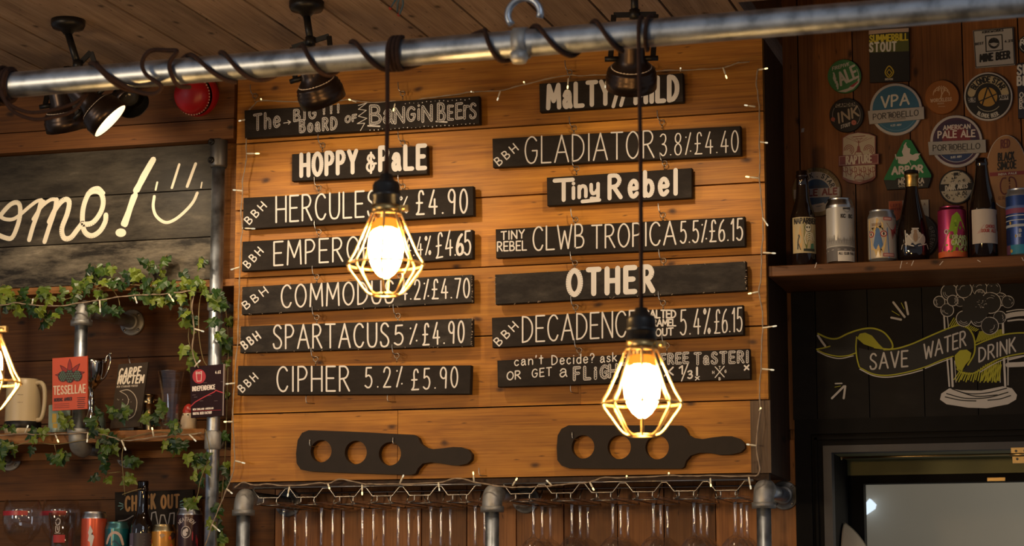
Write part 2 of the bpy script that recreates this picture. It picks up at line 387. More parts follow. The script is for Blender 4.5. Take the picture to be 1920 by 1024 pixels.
# ------------------------------------------------------------------ hand-lettering strokes (x to the right, y up; 's' strokes are smoothed)
def _s(*p): return ('s', p)
def _l(*p): return ('l', p)
_bowlO = lambda w: _s((w/2,1),(w*.14,.84),(0,.5),(w*.14,.16),(w/2,0),(w*.86,.16),(w,.5),(w*.86,.84),(w/2,1))
GL = {
'A': (.80,[_l((0,0),(.4,1),(.8,0)),_l((.14,.36),(.66,.36))]),
'B': (.62,[_l((0,0),(0,1)),_s((0,1),(.38,.97),(.5,.77),(.38,.57),(0,.52)),_s((0,.52),(.45,.47),(.6,.26),(.45,.04),(0,0))]),
'C': (.68,[_s((.64,.84),(.5,.97),(.3,.98),(.09,.82),(0,.5),(.09,.17),(.3,.01),(.52,.03),(.66,.2))]),
'D': (.68,[_l((0,0),(0,1)),_s((0,1),(.34,.95),(.6,.74),(.66,.5),(.6,.26),(.34,.05),(0,0))]),
'E': (.56,[_l((.56,1),(0,1),(0,0),(.56,0)),_l((0,.52),(.46,.52))]),
'F': (.54,[_l((.54,1),(0,1),(0,0)),_l((0,.52),(.44,.52))]),
'G': (.72,[_s((.66,.84),(.5,.97),(.3,.98),(.09,.82),(0,.5),(.09,.17),(.3,.01),(.54,.06),(.68,.28)),_l((.68,.28),(.69,.47),(.42,.47))]),
'H': (.66,[_l((0,0),(0,1)),_l((.66,0),(.66,1)),_l((0,.5),(.66,.5))]),
'I': (.08,[_l((.04,0),(.04,1))]),
'J': (.5,[_s((.46,1),(.46,.5),(.44,.16),(.26,0),(.06,.08),(0,.24))]),
'K': (.62,[_l((0,0),(0,1)),_l((.56,1),(.02,.46)),_l((.16,.6),(.62,0))]),
'L': (.54,[_l((0,1),(0,0),(.54,0))]),
'M': (.86,[_l((0,0),(.06,1),(.43,.3),(.8,1),(.86,0))]),
'N': (.68,[_l((0,0),(0,1),(.68,0),(.68,1))]),
'O': (.74,[_bowlO(.74)]),
'P': (.58,[_l((0,0),(0,1)),_s((0,1),(.38,.98),(.56,.76),(.4,.52),(0,.46))]),
'Q': (.76,[_bowlO(.74),_l((.46,.24),(.78,-.06))]),
'R': (.62,[_l((0,0),(0,1)),_s((0,1),(.38,.98),(.55,.77),(.4,.54),(0,.48)),_l((.24,.48),(.62,0))]),
'S': (.58,[_s((.54,.86),(.4,.98),(.2,.98),(.05,.84),(.06,.66),(.27,.53),(.48,.4),(.57,.22),(.46,.05),(.25,0),(.07,.05),(0,.2))]),
'T': (.66,[_l((0,1),(.66,1)),_l((.33,1),(.33,0))]),
'U': (.64,[_s((0,1),(0,.5),(.02,.22),(.14,.04),(.32,0),(.5,.04),(.62,.22),(.64,.5),(.64,1))]),
'V': (.72,[_l((0,1),(.36,0),(.72,1))]),
'W': (.98,[_l((0,1),(.24,0),(.49,.75),(.74,0),(.98,1))]),
'X': (.66,[_l((0,0),(.66,1)),_l((0,1),(.66,0))]),
'Y': (.66,[_l((0,1),(.33,.5),(.66,1)),_l((.33,.5),(.33,0))]),
'Z': (.6,[_l((0,1),(.6,1),(0,0),(.6,0))]),
'0': (.56,[_bowlO(.56)]),
'1': (.26,[_l((0,.78),(.2,1),(.2,0))]),
'2': (.56,[_s((.02,.76),(.1,.94),(.28,1),(.48,.9),(.5,.68),(.34,.4),(0,0)),_l((0,0),(.56,0))]),
'3': (.54,[_s((.02,.9),(.2,1),(.42,.95),(.48,.76),(.36,.58),(.18,.53)),_s((.18,.53),(.44,.47),(.54,.26),(.4,.04),(.2,0),(0,.12))]),
'4': (.6,[_l((.36,1),(0,.3),(.6,.3)),_l((.42,.62),(.42,0))]),
'5': (.54,[_l((.5,1),(.1,1),(.06,.55)),_s((.06,.55),(.28,.62),(.48,.5),(.54,.28),(.42,.05),(.2,0),(0,.1))]),
'6': (.54,[_s((.44,.98),(.2,.8),(.04,.5),(.01,.24),(.1,.04),(.28,0),(.48,.08),(.53,.28),(.42,.48),(.22,.5),(.04,.36))]),
'7': (.54,[_l((0,1),(.54,1),(.18,0))]),
'8': (.54,[_s((.27,.54),(.08,.64),(.04,.82),(.16,.97),(.28,1),(.42,.96),(.5,.82),(.44,.64),(.27,.54),(.06,.42),(0,.22),(.1,.05),(.27,0),(.44,.05),(.54,.22),(.48,.42),(.27,.54))]),
'9': (.52,[_s((.5,.72),(.42,.5),(.2,.48),(.03,.62),(.03,.84),(.18,.99),(.36,.98),(.49,.82),(.5,.6),(.46,0))]),
'%': (.66,[_l((.08,0),(.6,1)),_s((.12,1),(.03,.9),(.12,.8),(.21,.9),(.12,1)),_s((.54,.2),(.45,.1),(.54,0),(.63,.1),(.54,.2))]),
'~': (.56,[_l((.08,0),(.5,1)),_l((.1,.8),(.105,.81)),_l((.5,.14),(.505,.15))]),
'£': (.62,[_s((.56,.84),(.46,.98),(.28,.96),(.2,.78),(.22,.5),(.18,.14),(.02,0)),_l((.02,0),(.6,0)),_l((.02,.48),(.46,.48))]),
'.': (.1,[_l((.05,.02),(.055,.02))]),
',': (.1,[_l((.06,.03),(.02,-.12))]),
'!': (.1,[_l((.05,1),(.05,.3)),_l((.05,.03),(.055,.03))]),
'?': (.46,[_s((0,.8),(.1,.97),(.3,.98),(.45,.8),(.4,.6),(.22,.46),(.2,.28)),_l((.2,.03),(.205,.03))]),
'&': (.7,[_s((.56,.74),(.4,.94),(.16,.92),(.08,.74),(.2,.58),(.42,.54)),_s((.3,.55),(.06,.42),(.02,.2),(.2,.02),(.45,.1),(.55,.3)),_l((.36,.42),(.7,.42)),_l((.32,1.08),(.32,-.1))]),
"'": (.08,[_l((.05,1),(.02,.8))]),
'-': (.4,[_l((0,.45),(.4,.45))]),
'/': (.42,[_l((0,-.05),(.42,1.05))]),
'a': (.5,[_s((.04,.5),(.16,.66),(.34,.64),(.42,.48),(.42,.2),(.5,0)),_s((.42,.38),(.2,.38),(.02,.24),(.06,.05),(.22,0),(.42,.2))]),
'b': (.5,[_l((0,1),(0,0)),_s((0,.42),(.18,.62),(.4,.55),(.5,.3),(.4,.06),(.18,0),(0,.16))]),
'c': (.44,[_s((.42,.54),(.28,.64),(.1,.56),(0,.32),(.1,.07),(.28,0),(.44,.12))]),
'd': (.5,[_l((.5,1),(.5,0)),_s((.5,.44),(.34,.62),(.1,.56),(0,.3),(.1,.05),(.32,0),(.5,.18))]),
'e': (.5,[_s((.02,.34),(.48,.36),(.42,.58),(.24,.66),(.06,.54),(0,.3),(.1,.06),(.28,0),(.48,.12))]),
'h': (.48,[_l((0,1),(0,0)),_s((0,.42),(.16,.62),(.36,.6),(.46,.42),(.46,0))]),
'i': (.1,[_l((.05,.62),(.05,0)),_l((.05,.86),(.055,.86))]),
'k': (.46,[_l((0,1),(0,0)),_l((.42,.62),(0,.24)),_l((.14,.36),(.46,0))]),
'l': (.08,[_l((.04,1),(.04,0))]),
'n': (.48,[_l((0,.64),(0,0)),_s((0,.42),(.16,.62),(.36,.6),(.46,.42),(.46,0))]),
'o': (.5,[_s((.25,.64),(.07,.55),(0,.32),(.07,.08),(.25,0),(.43,.08),(.5,.32),(.43,.55),(.25,.64))]),
'r': (.36,[_l((0,.64),(0,0)),_s((0,.4),(.14,.6),(.36,.6))]),
's': (.42,[_s((.38,.54),(.24,.64),(.06,.58),(.08,.4),(.3,.28),(.4,.14),(.26,0),(.1,.02),(0,.12))]),
't': (.4,[_l((.2,.95),(.2,0)),_l((0,.66),(.4,.66))]),
'y': (.5,[_l((0,.64),(0,.3)),_s((0,.3),(.1,.12),(.3,.14),(.48,.34)),_l((.48,.64),(.48,-.1)),_s((.48,-.1),(.42,-.22),(.2,-.2),(.02,-.16))]),
' ': (.35,[]),
}
def layout(text, gap=.2):
    """strokes of a line of text in a box of width 1 and height 1"""
    x, out = 0.0, []
    for ch in text:
        w, st = GL.get(ch, GL.get(ch.upper(), GL[' ']))
        for k, pts in st:
            q = [V((a, b, 0)) for a, b in pts]
            if k == 's': q = catmull(q, 4)
            else:
                d = []
                for i in range(len(q)-1):
                    n = max(1, int((q[i+1]-q[i]).length/.25))
                    d += [q[i].lerp(q[i+1], j/n) for j in range(n)]
                q = d+[q[-1]]
            out.append([(p.x+x, p.y) for p in q])
        x += w+gap
    W = max(x-gap, 1e-3)
    return [[(a/W, b) for a, b in s] for s in out]
LIFT = 0.0006
def on_wall(x0, y0, x1, y1, h, Y, slant=0.0, lift=LIFT):
    """baseline from pixel (x0,y0) to (x1,y1), letters h pixels tall, on the upright plane y = Y"""
    def f(s, t):
        return P(x0+(x1-x0)*s+slant*h*t, y0+(y1-y0)*s-h*t, Y)-V((0, lift, 0)), V((0, -1, 0))
    return f
def on_slope(x0, y0, x1, y1, h, Y, lift=LIFT):
    """as on_wall, but the letters stand square on a steep baseline"""
    L = math.hypot(x1-x0, y1-y0); ux, uy = (y1-y0)/L, -(x1-x0)/L
    def f(s, t):
        return P(x0+(x1-x0)*s+ux*h*t, y0+(y1-y0)*s+uy*h*t, Y)-V((0, lift, 0)), V((0, -1, 0))
    return f
def on_arc(cx, cy, r, a0, a1, h, Y, lift=LIFT, inward=False):
    """letters on an arc about a pixel centre; angles in degrees, clockwise from up"""
    def f(s, t):
        a = math.radians(a0+(a1-a0)*s); rr = r-h*t if inward else r+h*t
        return P(cx+rr*math.sin(a), cy-rr*math.cos(a), Y)-V((0, lift, 0)), V((0, -1, 0))
    return f
def on_can(c, r, a0, a1, z0, h, lift=LIFT, slope=0.0):
    """letters wrapped on a cylinder about the upright axis through c; angle 0 faces the viewer (-y), + to the right"""
    def f(s, t):
        a = math.radians(a0+(a1-a0)*s); n = V((math.sin(a), -math.cos(a), 0))
        return V((c[0], c[1], c[2]+z0+h*t+slope*s))+n*(r+lift), n
    return f
def write(mb, text, fn, w, gap=.2, jitter=0.0):
    for st in layout(text, gap):
        pts = [fn(a, b) for a, b in st]
        mb.ribbon([p for p, n in pts], [n for p, n in pts], w)
    return mb
def hatch_write(mb, text, fn, w, ink, ground, line, gap=.2, step=.0045):
    """outlined letters with slanting hatch lines inside: chalk, then board colour, then hatching on top"""
    def at(lift):
        def g(s, t):
            p, n = fn(s, t); return p+n*lift, n
        return g
    mb.mat(ink); write(mb, text, fn, w, gap)
    mb.mat(ground); write(mb, text, at(.0003), w-2*line, gap)
    mb.mat(ink)
    for st in layout(text, gap):
        pts = [at(.0006)(a, b) for a, b in st]
        L = 0.0
        for i in range(len(pts)-1):
            a, b = pts[i][0], pts[i+1][0]; d = (b-a).length
            while L < d and d > 0:
                c = a.lerp(b, L/d); k = V((1, 0, .75)).normalized()*(w-line)*.5
                mb.ribbon([c-k, c+k], pts[i][1], line*.7, False); L += step
            L -= d
    return mb
def pxline(mb, pts, Y, wpx, smooth=True, n=4, lift=LIFT, cap=True):
    """a chalk or paint line through pixels, on the plane y = Y"""
    q = [V((a, b, 0)) for a, b in pts]
    if smooth and len(q) > 2: q = catmull(q, n)
    pp = [P(a.x, a.y, Y)-V((0, lift, 0)) for a in q]
    return mb.ribbon(pp, V((0, -1, 0)), wpx/ppm(pp[0]), cap)
def pxpoly(mb, pts, Y, lift=LIFT):
    lift += mb.layer(); q = [P(a, b, Y)-V((0, lift, 0)) for a, b in pts]
    return mb.add(q, [list(range(len(q)))])
def pxdisc(mb, cx, cy, r, Y, lift=LIFT, seg=32, ry=None):
    ry = ry or r
    return pxpoly(mb, [(cx+r*math.cos(2*math.pi*k/seg), cy+ry*math.sin(2*math.pi*k/seg)) for k in range(seg)], Y, lift)
def pxring(mb, cx, cy, r, Y, wpx, lift=LIFT, seg=40, a0=0, a1=360, ry=None):
    ry = ry or r
    pts = [(cx+r*math.sin(math.radians(a0+(a1-a0)*k/seg)), cy-ry*math.cos(math.radians(a0+(a1-a0)*k/seg))) for k in range(seg+1)]
    return pxline(mb, pts, Y, wpx, False, lift=lift)
# ------------------------------------------------------------------ the room
ZC = 3.0
XL, XR = -0.738, 0.630                # left and right edge of the boxed menu panel
PZS = [2.817, 2.643, 2.468, 2.2965, 2.1207]
PBOT = 1.948
rnd = random.Random(3)

b = MB(); b.box((-4.5, -9.0, -0.05), (5.5, 0.1, 0.0)); struct(b.build('floor', plain('dark_floor', (0.05, 0.04, 0.035), 0.5, 0, 0.3, 8)))

YCE = -.62; ZC2 = 3.45                 # over the right bay the boards stop short and the wall runs on up
# ceiling: boards running towards the wall, 1 to 3 mm open joints (joint places read off along the wall)
b = MB()
jx = sorted([P(0,0,0).x*0+q for q in [PZ(0,32,ZC).x, PZ(198,0,ZC).x, PZ(330,0,ZC).x, PZ(480,15,ZC).x, PZ(600,9,ZC).x, PZ(714,0,ZC).x, PZ(848,0,ZC).x, PZ(985,0,ZC).x, PZ(1104,0,ZC).x, PZ(1235,0,ZC).x, PZ(1367,0,ZC).x]])
jx = [jx[0]-0.145*k for k in range(14, 0, -1)]+jx+[jx[-1]+0.14*k for k in range(1, 16)]
for i in range(len(jx)-1):
    b.t = rnd.random(); b.box((jx[i]+.0034, -2.05, ZC), (jx[i+1]-.0034, YCE, ZC+.02))
    if jx[i] < XR: b.box((jx[i]+.0034, YCE, ZC), (min(jx[i+1]-.0034, XR), .02, ZC+.02))
b.t = 0; b.box((jx[0], -2.05, ZC+.02), (jx[-1], YCE, ZC+.05)); b.box((jx[0], YCE, ZC+.02), (XR, .06, ZC+.05))
struct(b.build('ceiling', M_CEIL))

def planks_h(b, x0, x1, zs, y0, y1, gap=.003, cuts=()):
    for i in range(len(zs)-1):
        hi, lo = zs[i], zs[i+1]
        xs = [x0]+[c for k, c in cuts if k == i]+[x1]
        for j in range(len(xs)-1):
            b.t = rnd.random(); e = rnd.uniform(-.0015, .0015)
            b.box((xs[j]+.0008, y0+e, lo+gap/2), (xs[j+1]-.0008, y1, hi-gap/2))
def planks_v(b, xs, z0, z1, y0, y1, gap=.003):
    for i in range(len(xs)-1):
        b.t = rnd.random(); e = rnd.uniform(-.0015, .0015)
        b.box((xs[i]+gap/2, y0+e, z0), (xs[i+1]-gap/2, y1, z1))

# back wall left of the panel: dark horizontal boards
b = MB()
zl = [2.55, P(100, 676, 0).z, P(100, 676, 0).z-.175, P(150, 938, 0).z, P(150, 938, 0).z-.18, 1.4]
planks_h(b, -2.6, XL, zl, 0.0, .02)
b.t = .1; b.box((-2.6, .02, 0), (XL, .06, ZC)); b.box((-2.6, .0, 0), (XL, .02, 1.4))
struct(b.build('wall_left', M_BROWN_X))
# back wall under the panel: upright boards behind the glasses
b = MB()
xs = sorted([XL]+[P(x, 980, 0).x for x in (500, 640, 790, 875, 968, 1057, 1158, 1245, 1342, 1420)]+[P(1494, 980, 0).x])
planks_v(b, xs, 1.2, PBOT+.1, 0.0, .02)
b.t = .1; b.box((XL, .02, 0), (xs[-1], .06, ZC)); b.box((XL, 0, 0), (xs[-1], .02, 1.2))
struct(b.build('wall_back', M_BACK_Z))
# back wall right of the panel: upright boards with the badges
ZM = P(1700, 524, -.02).z+.02           # top of the mural
ZMB = P(1495, 788, -.03).z
b = MB()
xr = [XR-.02]+[P(x, 300, 0).x for x in (1500, 1603, 1708, 1811, 1917)]
xr += [xr[-1]+.14*k for k in range(1, 6)]
planks_v(b, xr, ZMB-.02, ZC2, 0.0, .02)
b.t = .1; b.box((XR-.02, .02, ZMB), (xr[-1], .06, ZC2+.05)); b.box((XR-.02, YCE-.02, ZC2), (xr[-1], .02, ZC2+.05)); b.box((XR, YCE-.02, ZC+.05), (xr[-1], YCE, ZC2)); b.box((XR-.02, YCE, ZC+.05), (XR, 0, ZC2))
struct(b.build('wall_right', M_BROWN_Z))

# the boxed panel that carries the menu: pine boards on the face, dark sides, a recessed strip at the foot
b = MB()
zz = [ZC-.001]+PZS+[PBOT]
planks_h(b, XL, XR, zz, PANEL, PANEL+.022, .0035, [(5, P(746, 790).x), (4, P(1088, 740).x), (4, P(990, 772).x-.35)])
face = b
o = struct(face.build('wall_panel', M_PINE)); o.name = 'wall_front'
b = MB(); b.t = .5
b.box((XR-.02, PANEL+.022, PBOT), (XR, 0, ZC-.001)); b.t = .3
b.box((XL, PANEL+.022, PBOT), (XL+.02, 0, ZC-.001)); b.t = .6
b.box((XL+.02, PANEL+.022, PBOT+.002), (XR-.02, 0, PBOT+.02)); b.t = .2
b.box((XL+.004, PANEL+.008, PBOT-.016), (XR-.004, PANEL+.03, PBOT-.0005))
struct(b.build('trim_1', M_DARKBOX))
# dark upright batten over the panel's right-hand lower end
b = MB(); b.t = .4; b.box((P(1409, 860).x, PANEL-.006, PBOT), (XR+.004, PANEL-.0005, 2.1185)); struct(b.build('trim_2', M_BATTEN))

# bulkhead over the left shelves: a wide beam, the black welcome boards below it, a ledge under them
ZW0 = P(200, 280, -.285).z; ZW1 = P(200, 546, -.285).z
b = MB()
zb = [ZC-.001, P(200, 240, -.3).z, ZW0]
b.t = .02; b.box((-2.6, -.315, zb[1]+.0015), (XL-.002, -.29, zb[0]))
b.t = .25; b.box((-2.6, -.316, zb[2]), (XL-.002, -.29, zb[1]-.0015))
b.t = .1; b.box((-2.6, -.29, ZW0), (XL-.002, 0, ZC-.001))
struct(b.build('wall_beam', M_BROWN_X)).name = 'trim_3'
b = MB(); b.t = .8; b.box((-2.6, -.283, ZW1), (XL-.004, -.262, ZW1+.018)); b.t = .5
b.box((-2.6, -.262, ZW1+.001), (XL-.004, 0, ZW1+.018)); b.t = .2
b.box((-2.6, -.262, ZW1+.018), (XL-.004, -.24, ZW0))
struct(b.build('ledge', M_SHELF)).name = 'trim_4'

# welcome board: three black washed planks with white brush lettering
WY = -.283
wl, wr = -2.0, P(397, 400, WY).x
t = thing('welcome_board', (P(200, 400, WY).x, -.262, ZW1+.018), 'black plank chalkboard with big white cursive greeting and smiley over the ivy', 'sign')
zz = [ZW0-.001, P(200, 366, WY).z, P(200, 454, WY).z, ZW1+.0185]
for i in range(3):
    b = MB(); b.t = [.6, 1.0, 3.2][i]; b.box((wl, WY, zz[i+1]+.0015), (wr, -.2625, zz[i]-.0015)); b.build('plank', M_WELCOME, t)
b = MB()
def W(pts, w, sm=True): pxline(b, [(x/4, 256+y/4) for x, y in pts], WY, w, sm, 6)
W([(-160,700),(-60,720),(40,760),(90,760),(125,690),(150,600),(150,520),(125,495),(80,510),(30,560),(0,600)], 9)
W([(0,600),(40,620),(100,620),(160,580),(230,520),(290,480),(330,490)], 7)
W([(310,480),(290,560),(250,670),(220,775)], 9)
W([(250,620),(310,530),(380,475),(430,475)], 7)
W([(425,475),(410,560),(370,680),(335,790)], 9)
W([(370,640),(420,540),(480,475),(520,490),(505,580),(465,690),(480,760),(530,760),(580,700),(620,650)], 10)
W([(610,660),(690,650),(750,580),(775,500),(760,430),(710,410),(660,440),(625,540),(620,650),(640,720),(690,745),(750,710),(790,640),(795,590)], 10)
W([(655,430),(690,395),(740,385),(780,425)], 6)
W([(1150,175),(1100,265),(1060,340),(1020,405)], 12, False)
W([(1140,190),(1075,300),(1030,400)], 12, False)
W([(1015,440),(980,530),(940,660)], 11, False); W([(1000,450),(965,560),(925,655)], 10, False)
pxdisc(b, 907/4, 256+722/4, 10, WY, LIFT, 20, 8)
W([(1345,210),(1320,290),(1290,385)], 5, False); W([(1468,205),(1440,280),(1405,375)], 6, False)
W([(1180,345),(1168,400)], 4, False)
W([(1158,450),(1150,530),(1175,600),(1240,645),(1310,625),(1390,560),(1450,490),(1480,425)], 6)
W([(1515,345),(1508,385)], 3, False)
b.build('lettering', plain('cream_brush_paint', (0.84, 0.76, 0.60), 0.6), t)
# ------------------------------------------------------------------ menu boards
BY = PANEL-.034                       # front face of the boards
HOOKS = {}
def menu_board(label, corners, hooks, group, eyes_below=False, rough=.004, name='menu_board', scuff=0):
    """corners: top-left, top-right, bottom-right, bottom-left pixels on the front face"""
    c = [P(x, y, BY) for x, y in corners]
    bot = (c[2]+c[3])/2
    t = thing(name, (bot.x, BY+.012, bot.z), label, 'sign', group)
    b = MB(); b.t = random.random(); b.prism([c[3], c[2], c[1], c[0]], BY, BY+.02, bev=.0016)
    b.build('board', M_CHALK if not scuff else M_CHALK2, t)
    if scuff:
        b = MB(); r_ = random.Random(scuff)
        for k in range(60):                       # worn paint on the edges
            e = r_.randrange(4); s = r_.random(); p = c[e].lerp(c[(e+1) % 4], s)
            q = p+V((r_.uniform(-.003, .003), 0, r_.uniform(-.003, .003)))
            b.ribbon([p-V((0, .0004, 0)), q-V((0, .0004, 0))], V((0, -1, 0)), r_.uniform(.0006, .0016))
        b.build('worn_edge', M_WORN, t)
    for hx, hy in hooks:                          # screw hook in the wall, screw eye in the board's top edge
        top = P(hx+9, hy+16, BY+.010); up = top+V((0, 0, .012))
        e = MB(); ctr = V((top.x, BY+.006, top.z+.011))
        e.tube([ctr+V((math.cos(a)*.0062, 0, math.sin(a)*.0062)) for a in [2*math.pi*k/14 for k in range(14)]], .0013, 6, closed=True)
        e.tube([ctr-V((0, 0, .006)), ctr-V((0, 0, .016))], .0014, 6); e.build('screw_eye', M_HOOK, t)
        h = MB(); z0 = ctr.z+.004; x0 = ctr.x-.003
        h.tube(catmull([(x0, PANEL-.001, z0+.004), (x0, BY+.012, z0), (x0, BY+.004, z0-.002), (x0-.004, BY-.002, z0+.003), (x0-.0065, BY-.002, z0+.014), (x0-.0068, BY-.002, z0+.024)], 4), .0013, 6)
        h.build('hook', M_WIRE, t)
    return t
M_WORN = plain('worn_paint_edge', (0.30, 0.22, 0.15), 0.8)
M_CHALK2 = chalk_black('dusty_blackboard', (0.022, 0.018, 0.016), (0.10, 0.085, 0.07), 0.7, 14)
LEFT = 'menu boards hooked on the pine panel'
def lines(t, items):
    """items: (text, x0, y0, x1, y1, height px, width px[, gap[, slant]])"""
    for it in items:
        b = MB(); tx, x0, y0, x1, y1, h, w = it[:7]; gap = it[7] if len(it) > 7 else .2; sl = it[8] if len(it) > 8 else 0
        if tx == 'BBH': write(b, tx, on_slope(x0, y0, x1, y1, h, BY), w/ppm(P(x0, y0, BY)), .55); b.build('lettering', M_WHITE, t); continue
        f = on_wall(x0, y0, x1, y1, h, BY, sl); p = P(x0, y0, BY)
        write(b, tx, f, w/ppm(p), gap); b.build('lettering', M_WHITE, t)
# 1 title board
t = menu_board('long title board with hatched chalk words, partly behind the ribbed spotlight', [(458,207),(898,180),(899,232),(459,259)], [(470,172),(747,168)], LEFT)
def hat(x0, y0, x1, y1, h, text, w, b, line=1.5, gap=.35, slant=0):
    p = P(x0, y0, BY); k = 1/ppm(p)
    hatch_write(b, text, on_wall(x0, y0, x1, y1, h, BY, slant), w*k, M_CHALKLINE, M_CHALKFLAT, line*k, gap)
M_CHALKLINE = plain('grey_chalk_line', (0.62, 0.58, 0.55), 0.85)
M_CHALKFLAT = plain('blackboard_flat', (0.024, 0.020, 0.018), 0.75)
b = MB()
hat(477, 244, 524, 237, 28, 'The', 5, b, 1.2, .4)
hat(552, 227, 592, 221, 20, 'BIG', 4.6, b, 1.2, .5)
hat(607, 214, 635, 211, 15, '!!!', 4.6, b, 1.2, .9)
hat(563, 248, 631, 242, 22, 'BoaRD', 4.8, b, 1.2, .5)
hat(648, 230, 668, 226, 11, 'OF', 4, b, 1.1, .4)
hat(695, 232, 714, 231, 33, 'B', 6, b, 1.2); hat(720, 231, 736, 230, 36, 'a', 5.5, b, 1.2); hat(741, 231, 757, 229, 27, 'N', 5.5, b, 1.2)
hat(764, 227, 778, 226, 25, 'G', 5, b, 1.2); hat(783.5, 224, 787, 224, 30, 'i', 5, b, 1.2); hat(793, 228, 809, 226, 28, 'N', 5.5, b, 1.2)
hat(822, 227, 834, 226, 32, 'B', 5.5, b, 1.2); hat(841, 224, 849, 224, 25, 'E', 5, b, 1.2); hat(856, 222, 866, 221, 27, 'E', 5, b, 1.2); hat(871, 222, 878, 221, 36, 'r', 5, b, 1.2); hat(882, 222, 892, 221, 27, 'S', 4.6, b, 1.2)
b.mat(M_CHALKLINE)
pxline(b, [(532,231),(545,229),(540,226),(545,229),(541,233)], BY, 1.6, False)
pxline(b, [(672,198),(688,193),(672,205),(687,207),(672,218),(688,222),(670,232),(684,231),(676,245)], BY, 1.4, False)
pxline(b, [(690,236),(712,237)], BY, 3); pxline(b, [(818,228),(838,229)], BY, 3)
r_ = random.Random(5)
for k in range(26): pxdisc(b, 694+k*7.8, 244-(k*.46)+r_.uniform(-1, 1), r_.uniform(.6, 1.1), BY)
for k in range(16): pxdisc(b, 760+k*8, 194-(k*.5)+r_.uniform(-1, 1), r_.uniform(.6, 1.1), BY)
b.build('lettering', M_CHALKLINE, t)
# 2 hoppy & pale
t = menu_board('short header board lettered hoppy and pale in thick white capitals', [(547,289),(800,273),(801,326),(547,340)], [(597,265),(747,260)], LEFT)
lines(t, [('HOPPY',565,330,668,323,40,8,.45),('&',688,322,705,320,32,4.5),('PaLE',713,319,797,315,42,8.5,.45)])
# 3-7 left price boards
t = menu_board('price board first below the hoppy and pale header', [(456,371),(887,349),(888,404),(455,430)], [(590,345),(747,342)], LEFT)
lines(t, [('BBH',468,421,500,388,14,2.4),('HERCULES',518,417,706,405,48,3.4,.28),('%',749,399,765,399,30,2.4),('£4.90',781,402,876,399,44,3.6,.42)])
t = menu_board('price board second below the hoppy and pale header, half covered by a lamp cage', [(454,453),(886,431),(886,485),(453,509)], [(590,427),(747,424)], LEFT)
lines(t, [('BBH',466,503,494,473,14,2.4),('EMPEROR',514,498,700,486,44,3.2,.3),('4.4%',760,481,808,477,34,2.6,.3),('£4',818,484,848,478,46,3,.3),('.',852,479,855,479,40,3),('6',857,478,868,477,38,5),('5',871,478,882,477,44,3.4)])
t = menu_board('dusty price board third below the hoppy and pale header, touched by a lamp cage', [(454,538),(885,515),(885,567),(453,590)], [(586,512),(742,510)], LEFT, scuff=11)
lines(t, [('BBH',462,580,503,549,14,2.4),('COMMODUS',528,577,738,568,42,3.2,.3),('4.2~£4.70',752,562,880,558,36,3,.34)])
t = menu_board('price board fourth below the hoppy and pale header, worn at one end', [(451,612),(885,597),(885,649),(450,662)], [(586,588),(738,585)], LEFT, scuff=12)
lines(t, [('BBH',460,655,489,634,15,3),('SPARTACUS',513,654,729,650,44,3.3,.3),('5~',740,647,783,644,36,3.2,.4),('£4.90',793,647,870,642,40,3.2,.42)])
t = menu_board('price board fifth and lowest below the hoppy and pale header', [(446,686),(883,685),(881,739),(445,741)], [(584,666),(736,660)], LEFT)
lines(t, [('BBH',455,736,484,710,14,2.5),('CIPHER',520,734,655,733,46,3.3,.3),('5.2~',685,727,755,725,37,3,.45),('£5.90',772,731,858,726,38,3,.42)])
# spare hooks under the lowest boards
def spare_hook(x, y, label):
    p = P(x, y, PANEL); h = MB(); s = 1/ppm(p); q = V((p.x, 0, p.z))
    h.tube(catmull([(q.x+.014, PANEL+.004, q.z-.012), (q.x+.004, PANEL-.022, q.z-.013), (q.x, PANEL-.026, q.z-.008), (q.x, PANEL-.026, q.z+.006)], 4), .0012, 6)
    tag(recentre(h.build('hook', M_WIRE), (q.x+.004, PANEL-.003, q.z-.012)), label, 'hook', 'spare screw hooks in the pine panel')
for x, y, l in [(581,748,'empty bent hook below the name on the fifth hoppy and pale price board'),(733,745,'empty bent hook below the price on the fifth hoppy and pale price board'),(1075,728,'empty bent hook below the taster note board, beside a lamp'),(904,883,'empty bent hook beside the tilted flight paddle handle')]:
    spare_hook(x, y, l)
# right column
t = menu_board('short header board lettered malty mild, half hidden by a spotlight', [(1011,157),(1280,137),(1281,191),(1012,210)], [(1060,128),(1215,122)], LEFT)
lines(t, [('MaLTY',1028,203,1143,194,42,8.5,.4),('//',1150,198,1176,194,36,7,.1),('MILD',1192,193,1270,187,44,9,.45)])
t = menu_board('price board first below the malty mild header', [(923,260),(1388,236),(1389,291),(924,314)], [(1068,233),(1233,222)], LEFT)
lines(t, [('BBH',936,311,972,281,15,2.4),('GLADIATOR',985,307,1226,295,50,2.8,.24),('3.8~£4.40',1238,292,1384,285,40,2.4,.32)])
t = menu_board('short header board with two words in rounded brush letters, between two price boards', [(1025,333),(1297,315),(1297,371),(1026,386)], [(1073,309),(1238,299)], LEFT)
lines(t, [('T',1040,376,1074,374,37,8),('iny',1074,372,1122,365,32,7,.35),('R',1143,372,1164,370,42,8),('ebel',1181,369,1268,363,44,8.5,.5)])
b = MB(); pxline(b, [(1092,378),(1124,375)], BY, 7, False); b.build('flourish', M_WHITE, t)
t = menu_board('price board under the rounded brush-lettered header, crossed by a lamp cord', [(929,430),(1396,406),(1397,462),(930,484)], [(1071,405),(1235,396)], LEFT)
lines(t, [('TINY',940,450,983,446,15,2.6,.3),('REBEL',933,471,987,469,17,2.6,.25),('CLWB',1000,470,1095,464,44,3,.25),('TROPICA',1110,466,1267,458,43,3,.25),('5.5~£6.15',1276,456,1392,450,40,2.9,.28)])
